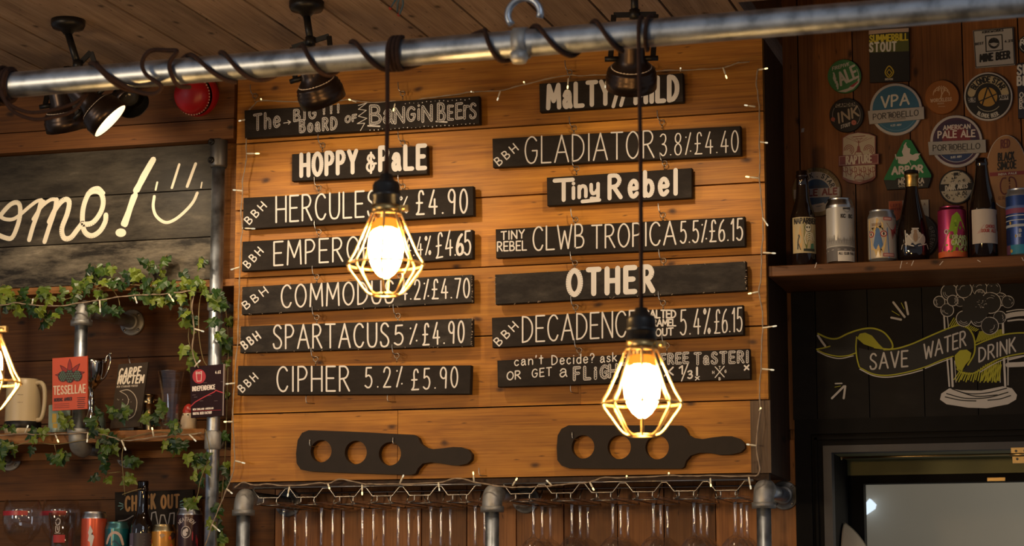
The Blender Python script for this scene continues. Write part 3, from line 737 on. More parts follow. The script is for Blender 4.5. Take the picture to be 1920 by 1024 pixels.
t = menu_board('long header board with the single thick word other, one end left bare', [(928,515),(1398,490),(1399,545),(929,571)], [(1070,486),(1236,482)], LEFT, scuff=13)
lines(t, [('OTHER',1066,553,1224,545,45,10,.5)])
t = menu_board('price board with a small three-line note, directly behind a lamp socket', [(922,596),(1393,572),(1394,628),(923,652)], [(1071,569),(1235,561)], LEFT)
lines(t, [('BBH',936,649,972,614,15,2.4),('DECADENCE',980,642,1196,630,48,3,.24),('SALTED',1210,596,1267,596,14,3,.2),('CARAMEL',1205,612,1267,611,12,2.6,.2),('STOUT',1208,632,1262,628,13,2.8,.25),('5.4%',1276,628,1332,625,46,2.8,.34),('£6.15',1340,625,1391,621,44,2.6,.25)])
t = menu_board('taster note board with two lines of small lettering, lowest one by a lamp', [(932,676),(1405,654),(1407,711),(933,726)], [(1078,650),(1242,641)], LEFT)
lines(t, [("can't",965,686,1018,682,16,2.2,.35),('Decide?',1035,684,1114,680,17,2.2,.35),('ask',1126,680,1156,677,16,2.2,.3),('FOR',1168,678,1196,676,15,2.2,.3),('a',1206,680,1214,680,16,2.2),('OR',951,713,976,710,15,2.4,.25),('GET',998,708,1034,704,15,2.2,.35),('a',1050,707,1063,706,22,2.4),('3',1226,700,1236,699,18,3),('x',1246,705,1262,703,14,3),('1',1274,702,1281,701,15,3),('/',1278,713,1290,712,28,2.4),('3',1290,710,1298,709,14,3),('!',1305,710,1309,709,20,4),('x',1341,708,1358,707,20,1.8),('T',1348,692,1351,692,5,1.1),('H',1336,701,1339,701,5,1.1),('G',1359,699,1362,699,5,1.1),('B',1348,713,1351,713,5,1.1),('x',1304,713,1311,712,6,2),('x',1396,694,1404,693,8,3)])
b = MB()
hat(1240, 683, 1290, 680, 18, 'FREE', 5, b, 1.2, .45); hat(1303, 683, 1402, 679, 20, 'TaSTERI', 5, b, 1.2, .45)
hat(1077, 712, 1140, 708, 22, 'FLiG', 6, b, 1.3, .55); hat(1143, 707, 1180, 704, 22, 'HT', 6, b, 1.3, .5)
b.build('hatched_lettering', M_CHALKLINE, t)

# ------------------------------------------------------------------ tasting flight paddles
def paddle(label, ox, oy, sc, slope, pts, holes, hooks):
    """pts, holes: pixels; a paddle cut from board with three real holes"""
    y0, y1 = PANEL-.024, PANEL-.004
    c = [P(x, y, y0) for x, y in pts]; mid = sum(c, V((0,0,0)))/len(c)
    t = thing('flight_paddle', (mid.x, PANEL-.004, mid.z), label, 'paddle', 'black tasting flight paddles on the panel')
    import bmesh
    bm = bmesh.new(); loops = [[V((p.x, y0, p.z)) for p in c]]
    for hx, hy, hr in holes:
        q = P(hx, hy, y0); r = hr/ppm(q); loops.append([V((q.x+r*math.cos(2*math.pi*k/32), y0, q.z+r*math.sin(2*math.pi*k/32))) for k in range(32)])
    edges = []
    for lp in loops:
        vs = [bm.verts.new(p-t.location) for p in lp]
        edges += [bm.edges.new((vs[i], vs[(i+1) % len(vs)])) for i in range(len(vs))]
    bmesh.ops.triangle_fill(bm, use_beauty=True, edges=edges, normal=(0, -1, 0))
    ex = bmesh.ops.extrude_face_region(bm, geom=list(bm.faces))
    bmesh.ops.translate(bm, vec=(0, y1-y0, 0), verts=[e for e in ex['geom'] if isinstance(e, bmesh.types.BMVert)])
    bmesh.ops.recalc_face_normals(bm, faces=bm.faces)
    me = bpy.data.meshes.new('board'); bm.to_mesh(me); bm.free(); me.materials.append(M_BLACKWOOD)
    o = bpy.data.objects.new('board', me); COL.objects.link(o); o.parent = t
    for hx, hy in hooks:
        p = P(hx, hy, y0-.003); b = MB()
        b.tube(catmull([(p.x+.012, PANEL+.003, p.z-.008), (p.x+.003, y0-.001, p.z-.009), (p.x, y0-.004, p.z-.004), (p.x, y0-.004, p.z+.007)], 4), .0012, 6)
        b.build('hook', M_WIRE, t)
def C4(px, ox, oy): return [(ox+x/4, oy+y/4) for x, y in px]
p1 = [(300,330),(312,230),(345,175),(395,155),(700,165),(1000,180),(1185,190),(1215,210),(1235,255),(1275,285),(1330,297),(1400,290),(1480,281),(1540,283),(1590,300),(1618,335),(1615,375),(1585,405),(1520,420),(1450,415),(1380,403),(1310,395),(1250,405),(1215,440),(1195,480),(1165,490),(900,482),(600,472),(400,463),(335,450),(305,405)]
paddle('black three-hole tasting paddle hanging slightly tilted, clear of the lamps', 0, 0, 1, 0, C4(p1, 480, 768), [(602,846,21),(667,848.5,22),(731,851,22)], [(581,830),(737,826)])
p2 = [(335,290),(342,195),(370,145),(425,118),(700,118),(1000,118),(1275,120),(1300,140),(1325,190),(1370,215),(1430,222),(1500,210),(1580,200),(1650,200),(1710,220),(1745,255),(1748,290),(1715,320),(1640,338),(1560,340),(1480,325),(1400,325),(1340,345),(1305,385),(1290,430),(1270,443),(1000,443),(700,443),(425,440),(370,420),(340,380)]
paddle('black three-hole tasting paddle hanging level behind a lamp cage', 0, 0, 1, 0, C4(p2, 960, 768), [(1093,838,22),(1161,838.5,22.5),(1232,839,22.5)], [(1073,816)])
# ------------------------------------------------------------------ the big hanging pipe with its flex, and the pendant lamps
PIPE_Z, PIPE_R = 2.612, 0.0243
pa, pb = PZ(-120, 171, PIPE_Z), PZ(2500, -43, PIPE_Z)
pdir = (pb-pa).normalized()
def on_pipe(px):
    """point on the pipe's axis seen at pixel column px"""
    lo, hi = 0.0, 1.0
    for _ in range(40):
        m = (lo+hi)/2; q = pa.lerp(pb, m); d = q-CAM
        x = 960+F_PX*d.dot(rgt)/d.dot(fwd)
        if x < px: lo = m
        else: hi = m
    return pa.lerp(pb, (lo+hi)/2)
t = thing('ceiling_pipe', (pa+pb)/2, 'long horizontal galvanised pipe hanging below the ceiling, wound with brown flex', 'pipe')
b = MB(); n = 24
b.tube([pa.lerp(pb, k/n) for k in range(n+1)], PIPE_R, 28); b.build('pipe', M_GALV, t)
e0, e1 = on_pipe(966), on_pipe(990)
b = MB(); b.tube([e0, e1], PIPE_R+.004, 28); ec = on_pipe(977)
b.lathe([(0, -.012), (.012, -.012), (.016, -.004), (.016, .006), (.008, .012)], 16, Matrix.Translation(ec-V((0, .012, PIPE_R+.002))))
b.build('collar', M_GALV2, t)
b = MB(); hc = on_pipe(984)+V((0, 0, PIPE_R+.034))
b.tube([hc+V((.030*math.cos(a), -.004, .028*math.sin(a)-.006)) for a in [math.radians(q) for q in range(-20, 221, 15)]], .0065, 10)
b.tube([hc+V((0, 0, .020)), V((hc.x+.004, hc.y, ZC+.002))], .0045, 10)
b.build('hanging_hook', M_GALV, t)
# a second hanger far to the left, outside the frame, carries that end
b = MB(); h2 = on_pipe(-90); b.tube([h2, V((h2.x, h2.y, ZC+.002))], .005, 8); b.build('hanging_rod', M_GALV, t)

def wrap_path(cr, r=PIPE_R+.0045, sag=.0):
    """cr: (pixel column where the flex lies on top, pixel column where it passes underneath) in turn"""
    out = []
    for i, (x0, x1) in enumerate(cr):
        for k in range(9):
            s = k/8; c = on_pipe(x0+(x1-x0)*s); a = math.pi/2-math.pi*s
            sg = sag*max(0, s-.5)*2
            out.append(c+V((0, -math.cos(a)*(r+sg*.3), math.sin(a)*(r+sg))))
        if i+1 < len(cr):
            x2 = cr[i+1][0]
            for k in range(1, 8):
                s = k/8; c = on_pipe(x1+(x2-x1)*s); a = -math.pi/2-math.pi*s
                out.append(c+V((0, -math.cos(a)*r, math.sin(a)*r)))
    return out
b = MB()
b.tube(catmull(wrap_path([(168,246),(350,440),(412,482),(566,612),(658,724),(908,940),(1000,1066),(1112,1168)]), 2), .0042, 8)
o = b.build('wound_flex', M_CORD)
tag(recentre(o, on_pipe(600)), 'brown fabric flex spiralling along the whole hanging pipe', 'cable')
b = MB()
lp = [on_pipe(182)+V((0,-.004,PIPE_R+.004)), on_pipe(200)+V((0,-PIPE_R-.004,.012)), on_pipe(225)+V((0,-PIPE_R-.003,-.012)), on_pipe(262)+V((0,-.010,-PIPE_R-.010)), on_pipe(300)+V((0,-.02,-PIPE_R-.020)), on_pipe(318)+V((0,-.034,-PIPE_R-.010)),
      on_pipe(292)+V((0,-.040,-.012)), on_pipe(284)+V((0,-.040,.012)), on_pipe(296)+V((0,-.034,.034)), on_pipe(322)+V((0,-.02,.036)), on_pipe(338)+V((0,-.02,PIPE_R+.010)), on_pipe(342)+V((0,-.03,PIPE_R+.002)), on_pipe(331)+V((0,-PIPE_R-.006,.010)), on_pipe(333)+V((0,-PIPE_R-.005,-.010)), on_pipe(340)+V((0,-.012,-PIPE_R-.006)), on_pipe(352)+V((0,.012,-PIPE_R-.004))]
b.tube(catmull(lp, 5), .0042, 8)
o = b.build('looped_flex', M_CORD); tag(recentre(o, on_pipe(280)), 'loose loop of brown flex standing off the pipe in front of the red sounder', 'cable')
b = MB(); r_ = random.Random(8)
for k in range(16):
    x0 = 0+r_.uniform(-24, 22); rr = PIPE_R+.004+.0035*(k % 3)
    b.tube([on_pipe(x0+3*math.sin(2*math.pi*j/20))+V((0, -math.cos(2*math.pi*j/20)*rr, math.sin(2*math.pi*j/20)*rr)) for j in range(20)], .0036, 7, closed=True)
for q, dz in ((0, .0), (8, .014)):
    b.tube(catmull([on_pipe(20-q)+V((0,-.02,PIPE_R)), on_pipe(16)+V((0,-PIPE_R-.008,-.01)), on_pipe(28+q)+V((0,-.03,-PIPE_R-.016-dz)), on_pipe(62+q)+V((0,-.02,-PIPE_R-.036-dz)), on_pipe(100)+V((0,-.01,-PIPE_R-.034-dz)), on_pipe(130)+V((0,.02,-PIPE_R-.016-dz)), on_pipe(150)+V((0,.03,-PIPE_R+.004))], 5), .0036, 7)
o = b.build('coiled_flex', M_CORD); tag(recentre(o, on_pipe(5)), 'thick coil of brown flex wound round the far left end of the pipe', 'cable')

def pendant(label, px, top_px, y_sock, y_ring, wraps):
    """a caged lamp hanging from the pipe; its axis sits just in front of the pipe"""
    c = on_pipe(px); ax = V((c.x, c.y-PIPE_R-.006, 0)); D = CAM
    def zat(y): return P(px, y, ax.y).z
    zr = zat(y_ring); zt = zr+.163           # ring of the cage, top of the socket
    t = thing('pendant_lamp', (ax.x, ax.y, c.z-PIPE_R), label, 'lamp')
    Mx = Matrix.Translation(V((ax.x, ax.y, zr)))
    b = MB(); w = []
    for k in range(wraps*16+1):
        a = math.pi/2+2*math.pi*k/16; q = on_pipe(px-3+22*k/(wraps*16+1))
        w.append(q+V((0, -math.cos(a)*(PIPE_R+.005), math.sin(a)*(PIPE_R+.005))))
    w = w[::-1] if wraps else []
    b.tube(catmull(w+[c+V((0, -PIPE_R-.006, .004)), V((ax.x, ax.y, c.z-.03)), V((ax.x+.001, ax.y, (c.z+zt)/2)), V((ax.x, ax.y, zt-.004))], 3), .0039, 8)
    b.build('cord', M_CORD, t)
    b = MB(); b.lathe([(.0035, .163), (.010, .162), (.013, .152), (.021, .148), (.024, .142), (.0245, .128), (.026, .127), (.026, .122), (.0245, .121), (.0255, .106), (.023, .104), (0, .104)], 28, Mx); b.build('socket', M_BAKELITE, t)
    b = MB(); b.lathe([(.022, .106), (.0255, .106), (.026, .098), (.0245, .092), (.022, .092)], 28, Mx)
    b.box((ax.x+.024, ax.y-.005, zr+.094), (ax.x+.042, ax.y+.005, zr+.104)); b.tube([(ax.x+.034, ax.y-.009, zr+.099), (ax.x+.034, ax.y+.009, zr+.099)], .003, 8)
    b.build('clamp_ring', M_BRASS, t)
    b = MB(); b.lathe([(.017, .100), (.017, .070), (.013, .062), (0, .062)], 20, Mx); b.build('lamp_cap', M_BRASS, t)
    b = MB(); R1 = .0665
    for k in range(8):
        a = 2*math.pi*(k+.3)/8; d = V((math.cos(a), math.sin(a), 0)); o = V((ax.x, ax.y, zr))
        b.tube(catmull([o+d*.0245+V((0,0,.094)), o+d*.034+V((0,0,.072)), o+d*.0555+V((0,0,.022)), o+d*R1, o+d*.052+V((0,0,-.024)), o+d*.034+V((0,0,-.048)), o+d*.022+V((0,0,-.054))], 3), .0021, 7)
    for rr, z in ((R1, 0.0), (.022, -.054), (.0265, .090)):
        b.tube([V((ax.x+rr*math.cos(2*math.pi*k/32), ax.y+rr*math.sin(2*math.pi*k/32), zr+z)) for k in range(32)], .0022, 7, closed=True)
    for k in range(8):
        a = 2*math.pi*(k+.3)/8; b.lathe([(0, -.0035), (.0035, 0), (0, .0035)], 8, Matrix.Translation(V((ax.x+R1*math.cos(a), ax.y+R1*math.sin(a), zr))))
    if label.startswith('caged lamp hanging by'):
        b.tube(catmull([(ax.x+.045, ax.y-.035, zr-.022), (ax.x+.048, ax.y-.037, zr-.042), (ax.x+.054, ax.y-.04, zr-.046), (ax.x+.057, ax.y-.041, zr-.040)], 4), .0016, 6)
    b.build('cage', M_CAGE, t)
    b = MB(); b.lathe([(.013, .090), (.016, .084), (.024, .074), (.031, .055), (.0345, .030), (.034, .010), (.029, -.008), (.018, -.021), (.007, -.0265), (0, -.027)], 28, Mx)
    bl = b.build('bulb', M_AMBER, t)
    b = MB(); b.lathe([(0, .064), (.020, .063), (.027, .057), (.0300, .046), (.0310, .030), (.0290, .012), (.0235, -.004), (.0155, -.016), (.006, -.0235), (0, -.024)], 20, Mx)
    b.build('glowing_core', M_BULB, bl)
    b = MB(); b.lathe([(.0120, .089), (.0150, .084), (.0228, .075), (.0268, .066), (.0, .066)], 20, Mx); b.build('glowing_neck', M_AMBERGLOW, bl)
    return t
pendant('caged lamp hanging by brown flex in front of the left price list', 737, 75, 325, 496, 3)
pendant('caged lamp hanging lowest, on the long flex before the right-hand boards', 1205, 30, 590, 757, 1)
pendant('caged lamp cut off by the left edge, beside the cream jug', 7, 130, 560, 717, 0)

# ------------------------------------------------------------------ spotlights on the ceiling
def spotlight(label, rose, stem_to, head, axis, r, ln, inner, power, aim, blend=.8, size=75, wall=False):
    """rose, head: world points; axis points out of the shade's mouth"""
    t = thing('spotlight', rose, label, 'spotlight')
    b = MB(); b.lathe([(0, 0), (.040, 0), (.040, -.012), (.036, -.020), (.018, -.024), (.010, -.034), (0, -.034)], 28, axisM(rose, (0, 1, 0)) if wall else Matrix.Translation(V(rose))); b.build('wall_rose' if wall else 'ceiling_rose', M_BLACKIRON, t)
    b = MB(); b.tube([V(rose)-(V((0, .03, 0)) if wall else V((0, 0, .03))), V(stem_to)], .0085, 12); b.lathe([(0, .012), (.012, .010), (.012, -.01), (0, -.012)], 12, Matrix.Translation(V(stem_to))); b.build('stem', M_BLACKIRON, t)
    ax = V(axis).normalized(); side = rgt.copy(); side = (side-ax*side.dot(ax)).normalized()
    h = V(head); w = r*.82
    b = MB(); pv = h+ax*(-ln*.12)
    for sgn in (-1, 1):
        b.ribbon([V(stem_to)+side*sgn*.003, V(stem_to)+side*sgn*w, pv+side*sgn*w], fwd*-1, .011, False)
        b.ribbon([V(stem_to)+side*sgn*.003+V((0,.004,0)), V(stem_to)+side*sgn*w+V((0,.004,0)), pv+side*sgn*w+V((0,.004,0))], fwd*-1, .011, False)
        b.tube([pv+side*sgn*w*.5, pv+side*sgn*(w+.012)], .006, 8)
    b.build('yoke', M_BLACKIRON, t)
    M = axisM(h, ax); b = MB()
    b.lathe([(0, -ln*.62), (r*.40, -ln*.60), (r*.50, -ln*.52), (r*.52, -ln*.15), (r*.62, -ln*.05), (r*.86, ln*.06), (r*.93, ln*.09), (r*.90, ln*.12), (r*.97, ln*.15), (r*.95, ln*.18), (r*1.0, ln*.22), (r*.99, ln*.42), (r*.965, ln*.42), (r*.95, ln*.2), (r*.8, ln*.05)], 40, M)
    b.build('shade', M_BRONZE, t)
    b = MB(); b.lathe([(r*.955, ln*.41), (r*.94, ln*.2), (r*.80, ln*.03), (r*.5, -ln*.08), (0, -ln*.1)], 32, M); b.build('reflector', inner, t)
    b = MB(); b.lathe([(0, ln*.24), (r*.42, ln*.22), (r*.62, ln*.12), (r*.66, ln*.02), (r*.3, -ln*.08)], 24, M); b.build('lamp', M_SPOTLAMP if power > 0 else M_SPOTOFF, t)
    if power > 0:
        d = bpy.data.lights.new('spot_beam', 'SPOT'); d.energy = power; d.color = (1.0, .78, .52); d.spot_size = math.radians(size); d.spot_blend = blend; d.shadow_soft_size = .02
        o = bpy.data.objects.new('spot_beam', d); COL.objects.link(o); p = h+ax*ln*.46; o.location = p-V(rose); o.parent = t
        o.rotation_euler = (V(aim)-p).to_track_quat('-Z', 'Y').to_euler()
    return t
M_SPOTLAMP = emit('lit_spot_lamp', (1.0, .80, .55), 14.0)
M_SPOTOFF = plain('unlit_spot_lamp', (.05, .045, .04), .2)
M_REFL = plain('pale_reflector', (.75, .62, .48), .5)
ry = -.90
rA = PZ(128, 38, ZC); hA = P(178, 200, ry+.02)
spotlight('bronze ceiling spotlight with bright mouth tipped right, far left under the pipe', rA, P(146, 122, rA.y), hA, rgt*.72-upv*.67-fwd*.05, .052, .12, M_REFL, SPOT_A, P(560, 560, PANEL))
rB = PZ(575, 4, ZC); hB = P(592, 151, rB.y)
spotlight('bronze ceiling spotlight with ribbed shade above the title board', rB, P(582, 78, rB.y), hB, rgt*.30-upv*.86+fwd*.35, .054, .125, M_REFL, SPOT_B, P(700, 520, PANEL), 1.0, 105)
rC = V((P(1190, 30, -.9).x, -.9, ZC)); hC = P(1184, 122, -.9)
spotlight('bronze ceiling spotlight in front of the malty header board', rC, P(1190, 27, -.9), hC, -upv*.86+fwd*.45+rgt*.02, .056, .125, M_REFL, SPOT_C, P(1180, 560, PANEL), 1.0, 105)
hD = P(118, 205, -.72); spotlight('dark-bodied spotlight behind the pipe, facing down onto the welcome board', P(112, 160, -.315), V((hD.x, -.70, hD.z+.10)), hD, V((.05, .42, -.9)), .052, .12, M_REFL, SPOT_D, P(190, 470, -.28), .9, 105, True)
hE = P(240, 178, -.62); spotlight('dark unlit spotlight just right of the bright-mouthed one', P(236, 150, -.315), V((hE.x, -.56, hE.z+.07)), hE, -upv*.45+rgt*.3-fwd*.55, .042, .10, M_BLACKIRON, 0, None, wall=True)

# red sounder on the beam
c = P(374, 178, -.315); t = thing('fire_sounder', c, 'round red fire alarm sounder on the dark beam behind the pipe', 'alarm')
red = plain('red_plastic', (.42, .008, .012), .35)
Mx = axisM(c, V((-.1, -1, -.25)))
b = MB(); b.lathe([(0, -.012), (.050, -.012), (.056, -.004), (.056, .018), (.052, .026)], 36, Mx); b.build('base', red, t)
b = MB(); b.lathe([(.046, .026), (.050, .034), (.047, .050), (.038, .062), (.018, .068), (0, .069)], 36, Mx); b.build('dome', red, t)
b = MB(); pale = plain('sounder_slots', (.85, .55, .48), .5)
for k in range(40):
    a = 2*math.pi*k/40; q = V((.0500*math.cos(a), .0500*math.sin(a), .038)); b.lathe([(0, -.003), (.0026, 0), (0, .003)], 6, Mx @ Matrix.Translation(q))
b.build('slot_ring', pale, t)
# blue cable tie with red tips
t = thing('cable_tie', PZ(750, 2, ZC), 'blue wire clip with two red tips on the ceiling by the pipe', 'clip'); p = t.location
b = MB(); b.tube(catmull([PZ(745, 22, ZC-.006), PZ(746, 6, ZC-.016), PZ(752, -6, ZC-.02), PZ(756, 8, ZC-.02), PZ(749, 27, ZC-.012)], 4), .0022, 7); b.tube([PZ(744, -4, ZC-.018), PZ(733, 14, ZC-.008)], .0018, 6); b.build('wire', plain('blue_wire', (.02, .11, .20), .5), t)
b = MB()
for q in ((732, 16), (748, 28)): b = MB(); b.lathe([(0, -.004), (.004, -.002), (.004, .003), (0, .005)], 8, Matrix.Translation(PZ(*q, ZC-.010))); b.build('tip', paint((.25, .02, .01)), t)

# ------------------------------------------------------------------ pipe stands with elbows and wall flanges
PR = .0170
def elbow_mesh(b, p, up, r=.0245):
    """rounded elbow at p between the upright pipe (up = +1: pipe comes from below) and the arm to the wall"""
    b.tube(catmull([p-V((0, 0, .034*up)), p-V((0, 0, .012*up)), p+V((0, .010, .007*up)), p+V((0, .032, .010*up))], 5), [r*1.05]+[r]*13+[r*1.02]*2, 20)
    b.tube([p-V((0, 0, .036*up)), p-V((0, 0, .022*up))], r*1.16, 20)
def flange(par, x, z, nm='wall_flange'):
    b = MB(); M = axisM((x, -.001, z), (0, -1, 0))
    b.lathe([(0, -.0), (.036, 0), (.036, .004), (.033, .006), (.024, .006), (.0225, .016), (.021, .018), (0, .018)], 32, M); f = b.build(nm, M_GALV2, par)
    b = MB()
    for k in range(4):
        a = math.radians(45+90*k); b = MB(); b.lathe([(.0015, 0), (.0038, 0), (.0038, .002), (.0015, .0024)], 10, M @ Matrix.Translation(V((.029*math.cos(a), .029*math.sin(a), .0062)))); b.build('screw', M_WIRE, f)
def stand(label, x, y, z0, z1, tops, group=None):
    t = thing('pipe_stand', (x, y, z0), label, 'pipe stand', group)
    b = MB(); b.tube([(x, y, z0), (x, y, z1)], PR, 20); b.build('pipe', M_GALV, t)
    for z, up in tops:
        b = MB(); elbow_mesh(b, V((x, y, z)), up); b.build('elbow', M_GALV2, t)
        b = MB(); zz = z+.010*up; b.tube([(x, y+.03, zz), (x, -.004, zz)], PR, 16); b.build('wall_arm', M_GALV, t)
        flange(t, x, zz)
    return t
YS = -.300
xA = P(402, 700, YS).x
t = thing('pipe_stand', (xA, YS, 1.40), 'tallest upright pipe, rising past both left shelves to the welcome board', 'pipe stand', 'galvanised pipe stands')
zt = P(412, 262, YS).z
b = MB(); b.tube([(xA, YS, 1.40), (xA, YS, zt-.01)], PR, 20); b.build('pipe', M_GALV, t)
b = MB(); b.lathe([(0, zt), (.020, zt), (.0225, zt-.004), (.0225, zt-.068), (.0205, zt-.074), (.018, zt-.074)], 24, Matrix.Translation(V((xA, YS, 0))))
fit = b.build('collar', plain('dark_grey_fitting', (.16, .15, .14), .45, .8), t); b = MB()
for y in (269, 303):
    q = V((xA-.010, YS-.018, P(408, y, YS).z)); M = axisM(q, (-.35, -1, 0)); b.lathe([(.0, .004), (.004, .004), (.0045, .008), (.0085, .008), (.0085, 0)], 14, M); b.build('grub_screw', M_BLACKIRON, fit); b = MB()
for y, h in ((570, .030), (826, .040)):
    z = P(403, y, YS).z; b = MB(); b.lathe([(.018, z-h/2-.004), (.0215, z-h/2), (.0215, z+h/2), (.018, z+h/2+.004)], 24, Matrix.Translation(V((xA, YS, 0))))
    b.tube([(xA, YS+.018, z), (xA, YS+.04, z)], .020, 18); b.build('tee', M_GALV2, t)
    b = MB(); b.tube([(xA, YS+.03, z), (xA, -.004, z)], PR, 16); b.build('wall_arm', M_GALV, t); flange(t, xA, z)
xB = P(150, 700, YS).x
stand('short upright pipe with elbows top and bottom, behind the orange card', xB, YS, 2.085, 2.385, [(2.398, 1), (2.057, -1)], 'galvanised pipe stands')
xG = -1.5197; stand('pipe stand at the left edge whose wall flange shows below the shelf', xG, YS, 2.085, ZW1+.001, [(2.057, -1)], 'galvanised pipe stands')
zr = 1.9015
for x, lab in ((-.7000, 'short upright pipe under the left end of the menu panel'), (-.0500, 'short upright pipe in the middle of the hanging glasses'), (.6140, 'short upright pipe under the right end of the menu panel')):
    stand(lab, x, YS, 1.40, zr-.025, [(zr, 1)], 'galvanised pipe stands')

# ------------------------------------------------------------------ wire glass racks and hanging glasses
ZF = P(1040, 937, -.29).z              # wires that carry the glass feet
def rack(label, x0, x1, centres):
    """centres: x of the closed bridges between the glasses"""
    t = thing('glass_rack', ((x0+x1)/2, -.17, PBOT-.014), label, 'glass rack', 'wire glass racks')
    zt = PBOT-.017; b = MB(); pts = [V((x0, -.298, zt))]
    for c in centres:
        for dx, dz in ((-.047, 0), (-.030, -.022), (.022, -.022), (.040, 0)):
            pts.append(V((c+dx, -.298, zt+dz)))
    pts.append(V((x1, -.298, zt)))
    b.tube(pts, .0019, 6); b.build('front_wire', M_WIRE, t)
    b = MB()
    for y in (-.30, -.05): b.tube([(x0, y, zt+.003), (x1, y, zt+.003)], .0022, 6)
    b.build('cross_wire', M_WIRE, t)
    for c in centres:
        b = MB()
        for dx in (-.018, .018):
            b.tube(catmull([(c+dx, -.298, zt-.022), (c+dx, -.299, zt-.035), (c+dx+(.012 if dx > 0 else -.012), -.296, ZF-.003), (c+dx+(.012 if dx > 0 else -.012), -.05, ZF-.003)], 3), .0019, 6)
            b.tube([(c+dx+(.012 if dx > 0 else -.012), -.05, ZF-.003), (c+dx, -.05, zt+.002)], .0019, 6)
        for y in (-.285, -.06): b.tube([(c-.030, y, ZF-.003), (c+.030, y, ZF-.003)], .0016, 6)
        b.build('rail', M_WIRE, t)
    return t
YR = -.298
cl = [P(x, 918, YR).x for x in (507, 577, 650, 720, 790, 862)]
cr = [P(x, 916, YR).x for x in (980, 1057, 1132, 1210, 1287, 1365)]
rack('wire glass rack under the left half of the menu panel', -.672, -.078, cl)
rack('wire glass rack under the right half of the menu panel', -.022, .590, cr)
def glass_proto(name, label, cat, stemlen, bowl_r, bowl_h):
    t = thing(name, (0, 0, 0), label, cat); b = MB()
    b.lathe([(0, .0045), (.020, .0035), (.0345, .0012), (.036, 0), (.0345, -.0012), (.018, -.003), (.006, -.008), (.0045, -.014)], 28); b.build('foot', M_GLASS, t)
    b = MB(); b.lathe([(.0045, -.012), (.0036, -.03), (.0036, -stemlen+.02), (.0048, -stemlen+.006), (.0075, -stemlen)], 14); b.build('stem', M_GLASSTEM, t)
    z = -stemlen; b = MB(); r = bowl_r; h = bowl_h
    b.lathe([(0, z), (.0075, z), (r*.55, z-h*.08), (r*.82, z-h*.2), (r*.97, z-h*.38), (r, z-h*.52), (r*.95, z-h*.72), (r*.82, z-h), (r*.80, z-h), (r*.93, z-h*.72), (r*.98, z-h*.52), (r*.95, z-h*.38), (r*.8, z-h*.21), (r*.5, z-h*.1), (0, z-h*.05)], 32); b.build('bowl', M_GLASS, t)
    return t
M_GLASSTEM = glass('solid_glass_stem', (.95, .94, .92), 1.0, .03, 1.5, .85, .13)
rows = [('front', -.262), ('middle', -.182), ('hindmost', -.105)]
first = None
ordn = ['first', 'second', 'third', 'fourth', 'fifth', 'sixth', 'seventh']
for bay, xs_, sl in (('left', [P(x, 945, -.262).x for x in (532, 603, 680, 747, 808, 891)], .112), ('right', [P(x, 945, -.262).x for x in (1000, 1072, 1149, 1225, 1301, 1378)], .090)):
    proto = None
    for i, x in enumerate(xs_):
        for j, (rn, y) in enumerate(rows):
            if proto is None:
                o = proto = glass_proto('wine_glass', '', 'wine glass', sl, .037 if bay == 'right' else .034, .105)
            else: o = copy_tree(proto)
            o.location = (x, y, ZF+.0012+rnd.uniform(0, .0006)); o.rotation_euler = (0, 0, rnd.random()*6)
            o['label'] = 'upside-down wine glass, %s row, %s column from the left, %s rack bay' % (rn, ordn[i], bay)
            o['category'] = 'wine glass'; o['group'] = 'wine glasses hanging in the wire racks'

# ------------------------------------------------------------------ fairy light strings
def fairy(label, runs, bulbs, Y, lit=1.0):
    """runs: lists of pixels for the cable; bulbs: (base pixel, tip pixel)"""
    p0 = P(*runs[0][len(runs[0])//2], Y); t = thing('fairy_lights', p0, label, 'string lights', 'strings of clear fairy lights')
    b = MB(); r_ = random.Random(len(bulbs))
    for rn in runs:
        q = catmull([P(x, y, Y+r_.uniform(-.004, .002)) for x, y in rn], 6)
        b.tube(q, .0015, 6)
        ph = r_.random()*6
        b.tube([v+V((.0016*math.cos(ph+i*1.1), -.001, .0016*math.sin(ph+i*1.1))) for i, v in enumerate(q)], .0010, 5)
    b.build('cable', M_FWIRE, t)
    for (x0, y0), (x1, y1) in bulbs:
        a, c = P(x0, y0, Y-.001), P(x1, y1, Y-.006); d = (c-a); L = d.length; d.normalize(); L = max(L, .010)
        M = axisM(a, d); b = MB(); b.lathe([(0, -.001), (.0022, 0), (.0024, L*.45), (.0017, L*.55), (.0017, L*.7)], 8, M); o = b.build('bulb', M_FAIRYBODY, t)
        b = MB(); b.lathe([(.0017, L*.68), (.0021, L*.78), (.0018, L*.95), (0, L)], 8, M); lit_ = r_.random() < .45; b.build('glowing_tip', M_FAIRY if lit_ else M_FAIRYDIM, o)
    return t
